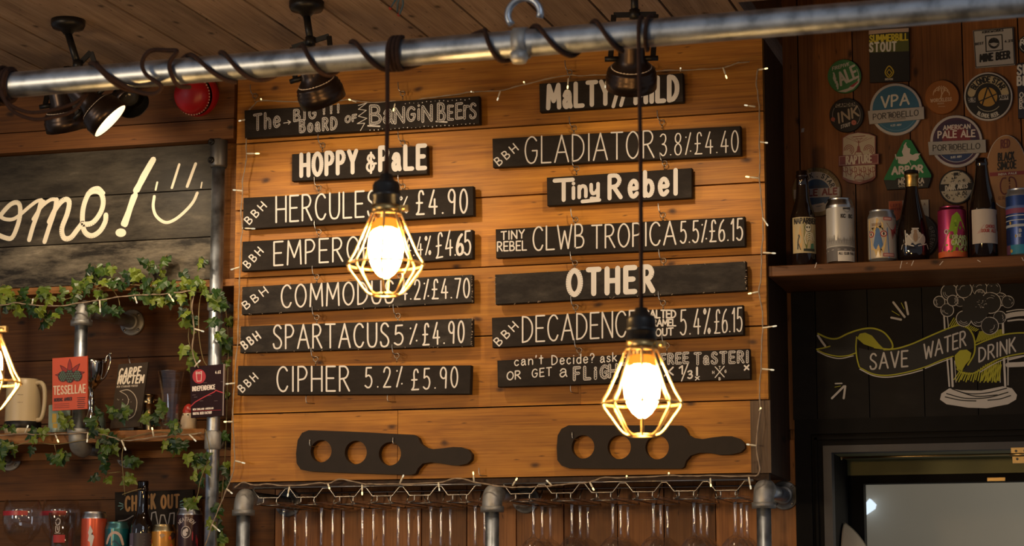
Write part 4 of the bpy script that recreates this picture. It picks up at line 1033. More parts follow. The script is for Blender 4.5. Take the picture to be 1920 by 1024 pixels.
fairy('clear fairy lights framing the menu panel along its top, sides and foot', [
 [(462,300),(462,255),(464,215),(478,195),(491,189),(560,191),(620,190),(655,187),(690,192),(740,190),(770,190),(800,184),(850,178),(888,172),(937,170),(985,158),(1057,142),(1090,142),(1140,140),(1180,140),(1235,133),(1300,131),(1356,127),(1380,119),(1405,116)],
 [(1421,130),(1418,152),(1421,178),(1424,210),(1424,266),(1425,310),(1424,334),(1428,380),(1431,430),(1428,474),(1427,520),(1423,548),(1429,580),(1430,615),(1428,650),(1427,690),(1424,730),(1425,770),(1418,833),(1424,884),(1404,893),(1332,892),(1290,893),(1254,892),(1175,896),(1130,896),(1106,904),(1062,908),(1035,911),(1000,913),(962,914),(930,911),(889,904),(858,897),(822,905),(750,908),(700,908),(679,907),(640,899),(615,907),(600,906),(544,911),(500,908),(478,910),(455,905),(440,915)],
 [(462,300),(455,340),(455,358),(452,400),(455,428),(452,455),(450,500),(449,540),(447,590),(446,640),(441,690),(440,719),(437,760),(437,791),(439,830),(440,864),(436,890),(425,918),(412,950),(398,984),(385,1024)]],
 [((491,189),(490,187)),((668,191),(653,186)),((742,191),(737,209)),((889,173),(884,172)),((938,171),(932,189)),((985,158),(983,155)),((1066,147),(1064,167)),((1136,150),(1135,165)),((1276,133),(1276,129)),((1356,127),(1363,148)),((1421,131),(1440,128)),((1416,200),(1395,197)),
  ((1424,266),(1440,268)),((1422,334),(1397,331)),((1430,408),(1440,424)),((1431,474),(1455,475)),((1424,547),(1402,551)),((1430,615),(1457,611)),((1429,692),(1452,694)),((1424,770),(1426,766)),((1418,836),(1399,833)),
  ((1404,895),(1408,918)),((1332,897),(1333,913)),((1254,892),(1254,888)),((1175,897),(1175,894)),((1106,905),(1114,920)),((1035,911),(1024,900)),((961,911),(970,896)),((889,904),(887,884)),((822,905),(824,921)),((750,906),(757,890)),((679,909),(679,929)),((615,908),(618,917)),((543,912),(539,932)),
  ((463,224),(447,227)),((462,288),(487,288)),((455,358),(436,356)),((455,428),(479,429)),((450,501),(432,506)),((440,719),(423,720)),((437,791),(419,791)),((440,864),(460,869)),((425,917),(436,926)),((398,984),(413,997))], PANEL-.030)
fairy('clear fairy lights threaded through the upper ivy below the welcome board', [
 [(-40,570),(0,573),(30,568),(60,572),(110,574),(150,568),(187,563),(230,556),(270,553),(300,552),(340,548),(362,548),(360,580),(364,617),(361,660),(372,690)]],
 [((187,563),(188,586)),((253,557),(257,569)),((315,549),(326,566)),((365,617),(383,622)),((365,688),(376,675)),((60,572),(62,560))], -.345)
fairy('clear fairy lights looped along the edge of the lower left shelf', [
 [(-30,806),(0,816),(40,813),(65,815),(103,814),(140,813),(165,811),(190,815),(214,821),(228,826),(255,825),(288,820),(330,815),(355,815),(378,812)]],
 [((103,813),(110,830)),((165,811),(163,830)),((228,826),(236,845)),((288,818),(285,801)),((355,815),(368,828)),((47,812),(53,797))], -.335)
# ------------------------------------------------------------------ left shelf and its things
ZS = P(200, 808, -.30).z               # top of the shelf
ZSH = ZS-.030
xs1 = P(384, 808, -.30).x
t = thing('wall_shelf', (-1.6, -.15, ZSH), 'rough pine shelf with ivy and fairy lights along its edge, left of the menu panel', 'shelf')
b = MB(); b.t = .6; b.box((-2.3, -.30, ZSH), (xs1, 0, ZS), bev=.002); b.build('board', M_SHELF, t)
b = MB(); b.t = .3; b.box((-2.3, -.02, ZSH-.02), (xs1, -.0005, ZSH)); b.build('cleat', M_SHELF, t)
ZL = P(176, 1076, -.22).z             # top of the lower shelf, below the picture
t = thing('wall_shelf', (-1.6, -.15, ZL-.03), 'lower pine shelf just below the frame, carrying cans and glasses', 'shelf')
b = MB(); b.t = .4; b.box((-2.3, -.30, ZL-.03), (xs1, 0, ZL)); b.build('board', M_SHELF, t)
b = MB(); b.t = .3; b.box((-2.3, -.02, ZL-.05), (xs1, -.0005, ZL-.03)); b.build('cleat', M_SHELF, t)

def at(px, py, Y, Z):
    q = P(px, py, Y); return V((q.x, Y, Z))
def card(label, name, corners, Y, th=.006, cat='pump clip'):
    c = [P(x, y, Y) for x, y in corners]; bot = (c[2]+c[3])/2
    t = thing(name, (bot.x, Y+th, bot.z), label, cat)
    return t, c
SILVER = plain('brushed_can_metal', (.62, .60, .58), .3, 1.0)
M_POLISH = plain('polished_silver', (.72, .68, .62), .12, 1.0)

# cream jug
c = at(44, 760, -.21, ZS)
t = thing('jug', c, 'cream enamel jug with black base band beside the left lamp', 'jug')
CREAM = plain('cream_enamel', (.60, .47, .28), .35)
b = MB(); M = Matrix.Translation(c)
b.lathe([(0, .0), (.046, 0), (.047, .012), (.0475, .036), (.047, .06), (.046, .12), (.043, .146), (.040, .150), (.0385, .150), (.041, .14), (.043, .06), (.043, .02), (0, .018)], 36, M); b.build('body', CREAM, t)
b = MB(); b.lathe([(.0476, .018), (.0482, .019), (.0482, .036), (.0476, .037)], 36, M); b.build('base_band', M_BLACKIRON, t)
b = MB(); q = c+V((.0, 0, 0)); b.tube(catmull([q+V((.040, -.01, .138)), q+V((.058, -.014, .138)), q+V((.069, -.016, .120)), q+V((.070, -.016, .080)), q+V((.062, -.014, .045)), q+V((.046, -.01, .040))], 5), .0058, 10); b.build('handle', CREAM, t)
b = MB()
for k in range(4): b.ribbon([q+V((math.sin(a)*.0466, -math.cos(a)*.0466, .045+k*.02)) for a in (.15, .3, .45)], [V((math.sin(a), -math.cos(a), 0)) for a in (.15, .3, .45)], .0012)
b.build('measure_marks', paint((.2, .15, .1)), t)

# pale blue tin with a yellow patch, partly behind the orange card
c = at(111, 790, -.235, ZS)
t = thing('mug', c, 'pale blue mug with yellow print below the orange card', 'mug')
b = MB(); M = Matrix.Translation(c); b.lathe([(0, 0), (.027, 0), (.028, .004), (.028, .075), (.026, .075), (.026, .006), (0, .006)], 32, M); b.build('body', plain('pale_blue_glaze', (.36, .50, .42), .3), t)
b = MB(); YEL = paint((.72, .46, .05))
for st in ((0, .040, .024), (6, .020, .012)):
    a0 = math.radians(st[0]); aa = [a0-.22+.44*k/6 for k in range(7)]
    b.ribbon([c+V((math.sin(a)*.0284, -math.cos(a)*.0284, st[1])) for a in aa], [V((math.sin(a), -math.cos(a), 0)) for a in aa], st[2], False)
b.build('print', YEL, t)
# pale green jar behind the trophy
c = at(186, 770, -.12, ZS); t = thing('jar', c, 'small pale green jar half hidden behind the silver trophy', 'jar')
b = MB(); b.lathe([(0, 0), (.019, 0), (.020, .01), (.018, .045), (.013, .056), (.013, .062), (.010, .062), (.010, .05), (0, .01)], 24, Matrix.Translation(c)); b.build('body', plain('pale_green_glaze', (.22, .32, .27), .25), t)
b = MB(); b.lathe([(0, .068), (.012, .067), (.0145, .062), (.0145, .059)], 20, Matrix.Translation(c)); b.build('lid', paint((.2, .28, .24)), t)

# orange card clipped to the short pipe
YC = -.342
t, c = card('bright orange printed card with a hop flower, clipped to the short pipe', 'pump_clip', [(98,672),(164,667.5),(164,767),(98,770.5)], YC)
b = MB(); b.prism([c[3], c[2], c[1], c[0]], YC, YC+.005, bev=.0006); b.build('plate', plain('orange_card', (.60, .075, .022), .5), t)
b = MB(); b.box((xB-.012, YC+.005, c[2].z+.03), (xB+.012, YS-PR+.001, c[2].z+.06)); b.build('clip', M_BLACKIRON, t)
b = MB(); RED, DK, GR = paint((.30, .02, .015)), paint((.05, .012, .012)), paint((.07, .15, .10))
def leafshape(bx, by, tx, ty, w):
    dx, dy = tx-bx, ty-by; L = math.hypot(dx, dy); nx, ny = -dy/L*w, dx/L*w
    return [(bx, by), (bx+dx*.35+nx, by+dy*.35+ny), (bx+dx*.7+nx*.7, by+dy*.7+ny*.7), (tx, ty), (bx+dx*.7-nx*.7, by+dy*.7-ny*.7), (bx+dx*.35-nx, by+dy*.35-ny)]
for tx, ty in ((131,673),(113,685),(150,682),(104,703),(159,698)):
    sh = leafshape(131, 704, tx, ty, 4.5); b.mat(RED); pxpoly(b, sh, YC, .0006); b.mat(DK); pxline(b, sh+[sh[0]], YC, .9, False, lift=.0009)
r_ = random.Random(4)
for cx, cy, rx, ry in ((118,706,8,9),(131,706,8.5,11),(145,705,8.5,9)):
    b.mat(DK); pxdisc(b, cx, cy, rx+1.2, YC, .001, 18, ry+1.2); b.mat(GR)
    for k in range(5):
        for j in range(4):
            u, w = (j-1.5)/2+(.25 if k % 2 else -.0), (k-2)/2.4
            if u*u+w*w < 1.1: pxpoly(b, [(cx+u*rx-2.1, cy+w*ry-1.6), (cx+u*rx+2.1, cy+w*ry-1.6), (cx+u*rx, cy+w*ry+2.4)], YC, .0012+.0001*k)
b.mat(paint((.80, .62, .45))); write(b, 'TESSELLAE', on_wall(101, 740, 160, 736, 15, YC), 2.4/740, .38)
b.mat(DK); write(b, 'NORDIC AMBER', on_wall(102, 753, 135, 750.5, 5.5, YC), 1.4/740, .4)
for k in range(3): pxline(b, [(102, 758+k*3.4), (130, 756.8+k*3.4)], YC, .6, False)
for k in range(6): pxline(b, [(145+(k % 2), 746+k*3.6), (160-(k % 3), 745.4+k*3.6)], YC, 1.2, False)
b.build('print', None, t)

# silver trophy
c = at(171, 770, -.215, ZS+.0)
t = thing('trophy', c, 'small silver trophy cup behind the orange card', 'trophy')
b = MB(); M = Matrix.Translation(c)
b.lathe([(0, 0), (.026, 0), (.026, .022), (.022, .024), (0, .024)], 28, M); b.build('plinth', M_BLACKIRON, t)
b = MB(); b.lathe([(.022, .024), (.023, .030), (.014, .044), (.009, .060), (.0075, .074), (.012, .084), (.007, .094), (.006, .110), (.010, .120), (.015, .126)], 28, M); b.build('stem', M_POLISH, t)
b = MB(); b.lathe([(0, .122), (.015, .126), (.027, .140), (.034, .162), (.0365, .184), (.038, .195), (.0365, .195), (.033, .164), (.022, .140), (0, .130)], 36, M); b.build('cup', M_POLISH, t)
for s in (-1, 1):
    b = MB(); b.tube(catmull([c+V((s*.027, 0, .140)), c+V((s*.039, 0, .152)), c+V((s*.050, 0, .182)), c+V((s*.051, 0, .200)), c+V((s*.046, 0, .207)), c+V((s*.040, 0, .200)), c+V((s*.037, 0, .186))], 4), .0028, 8)
    b.lathe([(0, -.004), (.004, 0), (0, .005)], 10, Matrix.Translation(c+V((s*.051, 0, .210)))); b.build('handle', M_POLISH, t)

# leaning dark card with a crescent moon
YD = -.262
t, c = card('dark leaning pump clip with white title and crescent moon on the shelf', 'pump_clip', [(222,683),(278,679),(262,800),(206,804)], YD)
b = MB(); b.prism([c[3], c[2], c[1], c[0]], YD, YD+.006, bev=.0006); b.build('plate', plain('dark_taupe_card', (.050, .036, .026), .6, spec=.12), t)
b = MB(); b.mat(paint((.82, .72, .58)))
write(b, 'CARPE', on_wall(223, 707, 262, 703, 15, YD, .2), 3.1/735, .42); write(b, 'NOCTEM', on_wall(221, 720, 268, 717.5, 14, YD, .2), 3.1/735, .42)
b.mat(paint((.45, .37, .28))); write(b, 'NEW STANDARD PORTER', on_wall(219, 727, 258, 725, 3.2, YD, .2), .8/735, .4)
pxline(b, [(225,734),(240,731),(252,740),(257,756),(252,778),(240,786),(228,788)], YD, 1.6); pxline(b, [(225,734),(238,742),(241,754),(236,764),(240,772)], YD, 1.2)
for k in range(22): pxdisc(b, 222+r_.uniform(-6, 24), 762+r_.uniform(-16, 24), r_.uniform(.4, .9), YD)
b.build('print', None, t)
b = MB(); p = P(243, 682, YD); b.tube([(p.x+.004, YD+.003, p.z-.01), (p.x-.006, YD+.003, p.z+.02)], .0016, 8); b.build('pin', M_WIRE, t)
b = MB(); b.box((c[2].x-.06, YD+.006, ZS), (c[2].x-.02, -.2, ZS+.012)); b.build('stand', M_BLACKIRON, t)

# metal tankard
c = at(276, 770, -.13, ZS); t = thing('tankard', c, 'metal tankard standing behind the leaning dark pump clip', 'tankard')
b = MB(); M = Matrix.Translation(c)
b.lathe([(0, 0), (.030, 0), (.032, .006), (.029, .012), (.027, .05), (.0255, .080), (.0275, .082), (.0275, .086), (.026, .088), (.026, .104), (.028, .106), (.026, .108), (.024, .100), (.025, .02), (0, .01)], 32, M); b.build('body', plain('old_pewter', (.42, .32, .19), .22, 1.0), t)
b = MB(); b.tube(catmull([c+V((.025, -.006, .092)), c+V((.040, -.010, .090)), c+V((.044, -.01, .060)), c+V((.036, -.01, .030)), c+V((.027, -.006, .026))], 4), .004, 8); b.build('handle', plain('old_pewter_handle', (.42, .32, .19), .22, 1.0), t)

# tall faceted beer glass
c = at(319, 780, -.235, ZS); t = thing('beer_glass', c, 'tall flared beer glass beside the dark chart card on the shelf', 'glass')
b = MB(); M = Matrix.Translation(c); seg = 16
b.lathe([(0, 0), (.023, 0), (.0235, .004), (.022, .012), (.0225, .06), (.026, .100), (.0315, .138), (.034, .154), (.0328, .154), (.030, .138), (.0245, .10), (.020, .06), (.019, .018), (0, .016)], seg, M, smooth=False); b.build('body', M_GLASS, t)
b = MB(); b.lathe([(.0340, .1535), (.0347, .155), (.0335, .1565), (.0326, .155)], 32, M); b.build('rim', M_GLASSTEM, t)
# cream ornament with a red cap
c = at(354, 780, -.21, ZS); t = thing('figurine', c, 'cream rounded ornament with a red top, tucked behind the dark chart card', 'ornament')
b = MB(); M = Matrix.Translation(c); b.lathe([(0, 0), (.018, 0), (.021, .012), (.021, .030), (.016, .046), (.012, .052)], 24, M); b.build('body', plain('cream_glaze', (.66, .52, .36), .35), t)
b = MB(); b.lathe([(.0155, .048), (.0165, .055), (.012, .066), (.005, .072), (0, .073)], 20, M); b.build('cap', plain('red_glaze', (.40, .03, .02), .3), t)
b = MB()
for a in (-.6, .3): b.lathe([(0, -.0022), (.003, 0), (0, .0022)], 8, Matrix.Translation(c+V((math.sin(a)*.0165, -math.cos(a)*.0165, .043))))
b.build('eyes', M_BLACKIRON, t)

# dark purple card with a red chart line, clipped to the tall pipe
YI = -.342
t, c = card('dark purple card with red disc and rising red line, clipped to the tall pipe', 'pump_clip', [(356,688),(420,682.5),(421,779.5),(358,784)], YI)
b = MB(); b.prism([c[3], c[2], c[1], c[0]], YI, YI+.005, bev=.0006); b.build('plate', plain('dark_purple_card', (.022, .009, .013), .6, spec=.1), t)
b = MB(); b.box((c[1].x-.0012, YI-.001, c[2].z), (c[1].x+.0018, YI+.006, c[1].z)); b.build('clear_edge', plain('clear_plastic', (.30, .24, .22), .15), t)
b = MB(); b.box((xA-.012, YI+.005, c[2].z+.03), (xA+.012, YS-PR+.001, c[2].z+.06)); b.build('clip', M_BLACKIRON, t)
b = MB(); b.mat(paint((.42, .02, .035))); pxdisc(b, 373.5, 706, 12.5, YI, LIFT, 28, 13.5)
pxline(b, [(358,762),(366,754),(384,744),(402,735),(405,732),(410,734),(420,737)], YI, 2, False); pxline(b, [(362,771),(414,769)], YI, .6, False)
b.mat(paint((.80, .70, .64))); pxline(b, [(368,698),(370,715),(377.5,714.5),(378.5,697),(373,698.5),(368,697.5),(368,701),(378,700.5)], YI, 1, False, lift=.001)
write(b, 'INDEPENDENCE', on_wall(361, 733.5, 403, 729.5, 8, YI), 1.6/740, .4); write(b, '4.6%', on_wall(404, 701, 414, 700, 5, YI), 1/740, .4)
write(b, 'NEW ENGLAND AMERICAN', on_wall(362, 769.5, 400, 767, 3, YI), .8/740, .4); write(b, 'BRISTOL BEER FACTORY', on_wall(362, 778, 397, 775.5, 4, YI), 1/740, .4)
b.mat(paint((.16, .10, .11)))
for x, y in ((366,745),(377,752),(392,742),(404,752),(363,741),(384,718),(416,716)): pxline(b, [(x-2, y), (x+4, y-.3)], YI, .7, False)
b.build('print', None, t)

# ---- lower row: glasses, cans and a bottle
def can(label, c, r, h, body, top=SILVER, name='beer_can', cone=.018):
    t = thing(name, c, label, 'can', 'beer cans'); M = Matrix.Translation(V(c)); b = MB()
    b.mat(top); b.lathe([(0, .004), (r*.72, .003), (r*.78, 0), (r*.80, .001), (r*.97, .009)], 40, M)
    b.mat(body); b.lathe([(r*.97, .009), (r, .012), (r, h-cone)], 40, M)
    b.build('body', None, t)
    b = MB(); b.lathe([(r, h-cone), (r*.985, h-cone*.75), (r*.86, h-.005), (r*.85, h-.003), (r*.88, h-.001), (r*.87, h), (r*.83, h-.0005), (r*.80, h-.006), (0, h-.006)], 40, M); b.build('lid', top, t)
    return t
def bottle(label, c, prof, m, cat='bottle', name='beer_bottle'):
    t = thing(name, c, label, cat, 'beer bottles'); b = MB(); b.lathe(prof, 40, Matrix.Translation(V(c))); b.build('body', m, t); return t
def wrap(b, c, r, a0, a1, z0, z1, m, lift=.0004):
    b.mat(m); n = max(2, int(abs(a1-a0)/6)); aa = [math.radians(a0+(a1-a0)*k/n) for k in range(n+1)]
    vs = []; 
    for a in aa:
        for z in (z0, z1): vs.append(V((c[0]+math.sin(a)*(r+lift), c[1]-math.cos(a)*(r+lift), c[2]+z)))
    b.add(vs, [(2*k, 2*k+2, 2*k+3, 2*k+1) for k in range(n)], True); return b
def blob(b, c, r, pts, m, lift=.0008):
    """flat shape wrapped on a cylinder: pts are (angle in degrees, height)"""
    b.mat(m); ctr = (sum(p[0] for p in pts)/len(pts), sum(p[1] for p in pts)/len(pts)); vs = []
    for a, z in [ctr]+list(pts):
        a = math.radians(a); vs.append(V((c[0]+math.sin(a)*(r+lift), c[1]-math.cos(a)*(r+lift), c[2]+z)))
    n = len(pts); b.add(vs, [(0, 1+i, 1+(i+1) % n) for i in range(n)], True); return b
def oval(a, z, ra, rz, n=18): return [(a+ra*math.cos(2*math.pi*k/n), z+rz*math.sin(2*math.pi*k/n)) for k in range(n)]
def cline(b, c, r, pts, w, m, lift=.001):
    b.mat(m); q = []; nn = []
    for p in catmull([V((a, z, 0)) for a, z in pts], 3) if len(pts) > 2 else [V((a, z, 0)) for a, z in pts]:
        a = math.radians(p.x); n = V((math.sin(a), -math.cos(a), 0)); q.append(V((c[0], c[1], c[2]+p.y))+n*(r+lift)); nn.append(n)
    return b.ribbon(q, nn, w)
M_BROWNGLASS = plain('dark_brown_bottle_glass', (.010, .005, .003), .07, 0, spec=.6, coat=.5)
FACE = 16                              # labels turned a little towards the viewer, who stands to the right
yL = -.225
def lz(top_px, px, h, Y=yL): return ZL
c = at(176, 1010, yL, ZL); t = can('orange tall beer can with silver top and pale lightning emblem, lower left shelf', c, .033, P(176, 960, yL).z-ZL, plain('orange_can', (.58, .085, .035), .3, .3))
b = MB(); w = paint((.62, .60, .58)); zz = P(176, 1006, yL).z-ZL
blob(b, c, .033, [(FACE-8, zz+.028), (FACE+6, zz+.012), (FACE+2, zz+.008), (FACE+12, zz-.002), (FACE-2, zz-.040), (FACE-6, zz-.016), (FACE-16, zz-.012), (FACE-12, zz+.002), (FACE-16, zz+.008)], w); b.build('emblem', None, t)
c = at(219, 1010, yL+.01, ZL); hh = P(219, 979, yL+.01).z-ZL; t = can('short teal beer can beside the orange can, lower left shelf', c, .031, hh, plain('teal_can', (.012, .13, .16), .28, .4), plain('teal_top', (.10, .26, .27), .3, .8))
b = MB(); pk = paint((.60, .42, .36)); bl = paint((.012, .05, .10))
cline(b, c, .031, [(FACE-40, hh-.055), (FACE-25, hh-.036), (FACE, hh-.028), (FACE+25, hh-.036), (FACE+40, hh-.058)], .007, pk); cline(b, c, .031, [(FACE-30, hh-.065), (FACE, hh-.050), (FACE+30, hh-.066)], .004, bl)
cline(b, c, .031, [(FACE-14, hh-.02), (FACE-13, hh-.06)], .003, paint((.6, .5, .3))); b.build('print', None, t)
c = at(266, 1000, yL, ZL); hb = P(266, 902, yL).z-ZL; zsh = P(266, 990, yL).z-ZL
t = bottle('dark glass beer bottle standing before the hop chalkboard, lower left shelf', c, [(0, 0), (.027, 0), (.030, .004), (.030, zsh-.012), (.028, zsh+.008), (.020, zsh+.026), (.0150, zsh+.042), (.0135, hb-.028), (.0135, hb-.026), (.0150, hb-.024), (.0150, hb-.020), (.0138, hb-.018), (.0145, hb-.004), (.0135, hb), (.0105, hb), (.010, hb-.02), (0, hb-.03)], M_BROWNGLASS)
b = MB(); wrap(b, c, .030, FACE-75, FACE+75, .02, zsh-.014, paint((.040, .030, .034))); wrap(b, c, .030, FACE-75, FACE-35, .02, zsh-.014, paint((.12, .10, .15)), .0008)
for k in range(7): cline(b, c, .030, [(FACE+20, zsh-.024-k*.008), (FACE+58, zsh-.024-k*.008)], .0008, paint((.25, .22, .2)))
write(b.mat(paint((.5, .45, .5))), 'BEAVER', on_can(c, .030, FACE-60, FACE-45, .03, .04, .001), .0012); b.build('label', None, t)
c = at(307, 1015, yL+.01, ZL); hh = P(307, 984, yL+.01).z-ZL; t = can('short amber beer can with dark swirling pattern, lower left shelf', c, .031, hh, plain('amber_can', (.50, .22, .03), .3, .3), plain('gold_top', (.55, .42, .22), .3, 1.0))
b = MB(); r_ = random.Random(2)
for k in range(22):
    a, z = FACE+r_.uniform(-75, 75), r_.uniform(.012, hh-.022); blob(b, c, .031, [(p+r_.uniform(-4, 4), q+r_.uniform(-.003, .003)) for p, q in oval(a, z, r_.uniform(6, 14), r_.uniform(.004, .010), 9)], paint([(.05, .03, .03), (.42, .28, .17), (.55, .10, .03), (.60, .33, .05)][k % 4]), .0006+.00004*k)
b.build('print', None, t)
c = at(355, 1000, yL, ZL); hh = P(355, 953, yL).z-ZL; t = can('tall maroon-black beer can with white round emblem beside the tall pipe', c, .033, hh, plain('maroon_can', (.035, .012, .017), .3, .3))
b = MB(); w = paint((.62, .55, .54)); dk = paint((.03, .012, .016))
def arcmap(c, r, ac, zc, rad, a0, a1, h, lift=.0008):
    def f(s, t_):
        th = math.radians(a0+(a1-a0)*s); rr = rad+h*t_; x, z = rr*math.sin(th), rr*math.cos(th); a = math.radians(ac)+x/r; n = V((math.sin(a), -math.cos(a), 0))
        return V((c[0], c[1], c[2]+zc+z))+n*(r+lift), n
    return f
write(b.mat(w), 'HEATHEN', arcmap(c, .033, FACE-8, hh-.056, .022, -52, 52, .009), .0016, .3)
zz = hh-.062; blob(b, c, .033, oval(FACE-8, zz, 22, .0155), w); blob(b, c, .033, oval(FACE-8, zz, 20, .0138), dk, .001); blob(b, c, .033, oval(FACE-11, zz-.002, 11, .009), w, .0013); blob(b, c, .033, oval(FACE-4, zz+.004, 7, .006), w, .0014); blob(b, c, .033, oval(FACE-3, zz-.001, 3, .002), dk, .0016)
for k, a in enumerate((22, 40, 46)): blob(b, c, .033, oval(FACE+a, zz-.01-.008*k, 3, .012), paint((.30, .02, .03)), .0008)
b.build('print', None, t)

def goblet(label, px, Y):
    c = at(px, 1000, Y, ZL); top = P(px, 938, Y).z-ZL; k = top
    t = thing('goblet', c, label, 'goblet', 'large beer goblets'); M = Matrix.Translation(c); r = .0525
    b = MB(); b.lathe([(0, .002), (.034, .002), (.036, 0), (.036, .003), (.010, .010), (.007, .018)], 32, M); b.build('foot', M_GLASS, t)
    b = MB(); z0 = top-.118; b.lathe([(.007, .016), (.0065, z0*.6), (.010, z0-.004), (.013, z0)], 20, M); b.build('stem', M_GLASSTEM, t)
    b = MB(); b.lathe([(.0, z0), (.013, z0), (.030, z0+.012), (.046, z0+.034), (r, z0+.062), (r*.98, z0+.085), (.0455, top), (.0442, top), (r*.955, z0+.085), (r*.97, z0+.062), (.044, z0+.035), (.028, z0+.015), (0, z0+.004)], 40, M); bo = b.build('bowl', M_GLASS, t)
    b = MB(); zr = P(px, 968, Y).z-ZL; b.lathe([(r*1.006, zr), (r*1.006, zr+.012)], 40, M, True, -math.pi/2-.75, -math.pi/2+.75); b.build('red_band', plain('red_glass_print', (.42, .012, .016), .35), bo)
    return t
goblet('big round goblet glass with red band, at the left edge of the lower shelf', 41, -.20)
goblet('second round goblet glass, behind the printed pint glass on the lower shelf', 113, -.10)
c = at(117, 1010, -.235, ZL); t = thing('pint_glass', c, 'straight pint glass with white emblem and red print, before the second goblet', 'glass'); hp = P(117, 962, -.235).z-ZL
b = MB(); M = Matrix.Translation(c); b.lathe([(0, 0), (.029, 0), (.0295, .003), (.037, hp), (.0357, hp), (.028, .008), (0, .008)], 36, M); b.build('body', M_GLASSTEM, t)
b = MB(); rr = .0345; w = paint((.55, .47, .42))
zz = P(117, 985, -.235).z-ZL
cline(b, c, rr, [(FACE-18, zz+.010), (FACE-10, zz+.016), (FACE, zz+.012), (FACE-2, zz+.002), (FACE-14, zz-.001), (FACE-19, zz+.006)], .0022, w, .0018); cline(b, c, rr, [(FACE-18, zz-.004), (FACE-17, zz-.018), (FACE-4, zz-.018), (FACE-3, zz-.004)], .0022, w, .0016)
cline(b, c, rr, [(FACE-12, zz-.004), (FACE-8, zz-.014)], .0022, w, .0016); cline(b, c, rr, [(FACE-22, zz-.022), (FACE+2, zz-.022)], .0014, w, .0014)
wrap(b, c, rr*.97, FACE-30, FACE+22, zz-.046, zz-.026, paint((.40, .02, .02)), .0014); b.build('print', None, t)

# chalk sign behind the cans
YK = -.10
t, c = card('dark chalk sign with orange capitals behind the bottle on the lower shelf', 'chalk_sign', [(215,923),(362,918),(364,1100),(216,1100)], YK, .012, 'sign')
for q in (c[2], c[3]): q.z = ZL
t.location.z = ZL
b = MB(); b.prism([c[3], c[2], c[1], c[0]], YK, YK+.012, bev=.001); b.build('board', M_CHALK, t)
b = MB(); b.mat(paint((.36, .17, .03))); k = 1/ppm(c[0])
write(b, 'CHECK', on_wall(236, 958, 291, 953, 26, YK), 4.5*k, .5); write(b, 'OUT', on_wall(303, 953, 335, 951, 23, YK), 4.5*k, .5)
b.mat(paint((.12, .28, .28)))
for a, d in (((222,949),(231,949)), ((224,943),(231,946)), ((226,956),(231,952)), ((338,946),(348,944)), ((338,941),(344,938)), ((338,949),(346,951))): pxline(b, [a, d], YK, 1.6, False)
b.mat(paint((.42, .38, .35))); pxline(b, [(222,977),(236,975),(250,967)], YK, 2)
pxline(b, [(283,980),(285,962),(292,960),(296,983)], YK, 2.2, False); pxline(b, [(299,984),(302,966),(308,966),(313,984)], YK, 2.2, False); pxline(b, [(316,982),(319,963),(327,962),(326,983)], YK, 2.2, False)
b.build('lettering', None, t)

# ------------------------------------------------------------------ ivy
LEAF = [(0,-.02),(.10,-.10),(.30,-.16),(.46,-.02),(.50,.16),(.34,.22),(.30,.34),(.42,.52),(.26,.58),(.16,.66),(.08,.86),(0,1.0)]
def ivy_leaf(b, base_, tip, n, r_):
    y = V(tip)-V(base_); L = y.length; y.normalize(); n = (V(n)-y*V(n).dot(y)).normalized(); x = y.cross(n)
    fold = r_.uniform(.10, .28); curl = r_.uniform(-.1, .22); w = r_.uniform(.82, 1.05)
    o = V(base_); vs = []; fs = []
    def pt(u, v): return o+x*(u*L*w)+y*(v*L)+n*(L*(fold*abs(u)*-1.0-curl*v*v+.06*math.sin(9*u+5*v)))
    mid = [0, .25, .5, .75, 1.0]
    vs = [pt(0, v) for v in mid]
    for s in (1, -1):
        k0 = len(vs); vs += [pt(s*u, v) for u, v in LEAF[1:-1]]
        rim = [0]+list(range(k0, k0+len(LEAF)-2))+[4]
        near = lambda v: min(range(5), key=lambda i: abs(mid[i]-v))
        for i in range(len(rim)-1):
            va = LEAF[i][1] if i < len(LEAF) else 1; vb = LEAF[i+1][1]
            ma, mb_ = near(max(0, va)), near(max(0, vb))
            f = [rim[i], rim[i+1], mb_] if ma == mb_ else [rim[i], rim[i+1], mb_, ma]
            f = list(dict.fromkeys(f))
            if len(f) >= 3: fs.append(f if s > 0 else f[::-1])
    b.t = r_.random(); b.add(vs, fs, False)
def garland(label, vines, clusters, Y, size=(.028, .042), seed=1):
    """vines: pixel paths with a depth; clusters: (px, py, count, spread, depth)"""
    r_ = random.Random(seed); p0 = P(*vines[0][1][0], vines[0][0])
    t = thing('ivy_garland', p0, label, 'ivy', 'ivy garlands'); st = MB(); lv = MB()
    for y, path in vines:
        q = catmull([P(a, c_, y)+V((0, r_.uniform(-.012, .012), 0)) for a, c_ in path], 5); st.tube(q, .0013, 6)
    for px, py, n, sp, y in clusters:
        for k in range(n):
            c0 = P(px+r_.uniform(-sp, sp), py+r_.uniform(-sp, sp)*.8, y)+V((0, r_.uniform(-.03, .015), 0)); L = r_.uniform(*size)
            a = r_.uniform(0, 2*math.pi) if r_.random() < .35 else r_.uniform(math.pi*1.15, math.pi*1.85)
            d = V((math.cos(a), r_.uniform(-.5, .3), math.sin(a))).normalized()
            nrm = V((r_.uniform(-.6, .6), -1, r_.uniform(-.2, .8)))
            ivy_leaf(lv, c0, c0+d*L, nrm, r_)
            root = P(px, py, y); st.tube(catmull([root, root.lerp(c0, .5)+V((0, .004, .006)), c0], 3), .0007, 5)
    lv.build('leaves', M_LEAF, t); st.build('vine', M_STEM, t); return t
YV = -.325
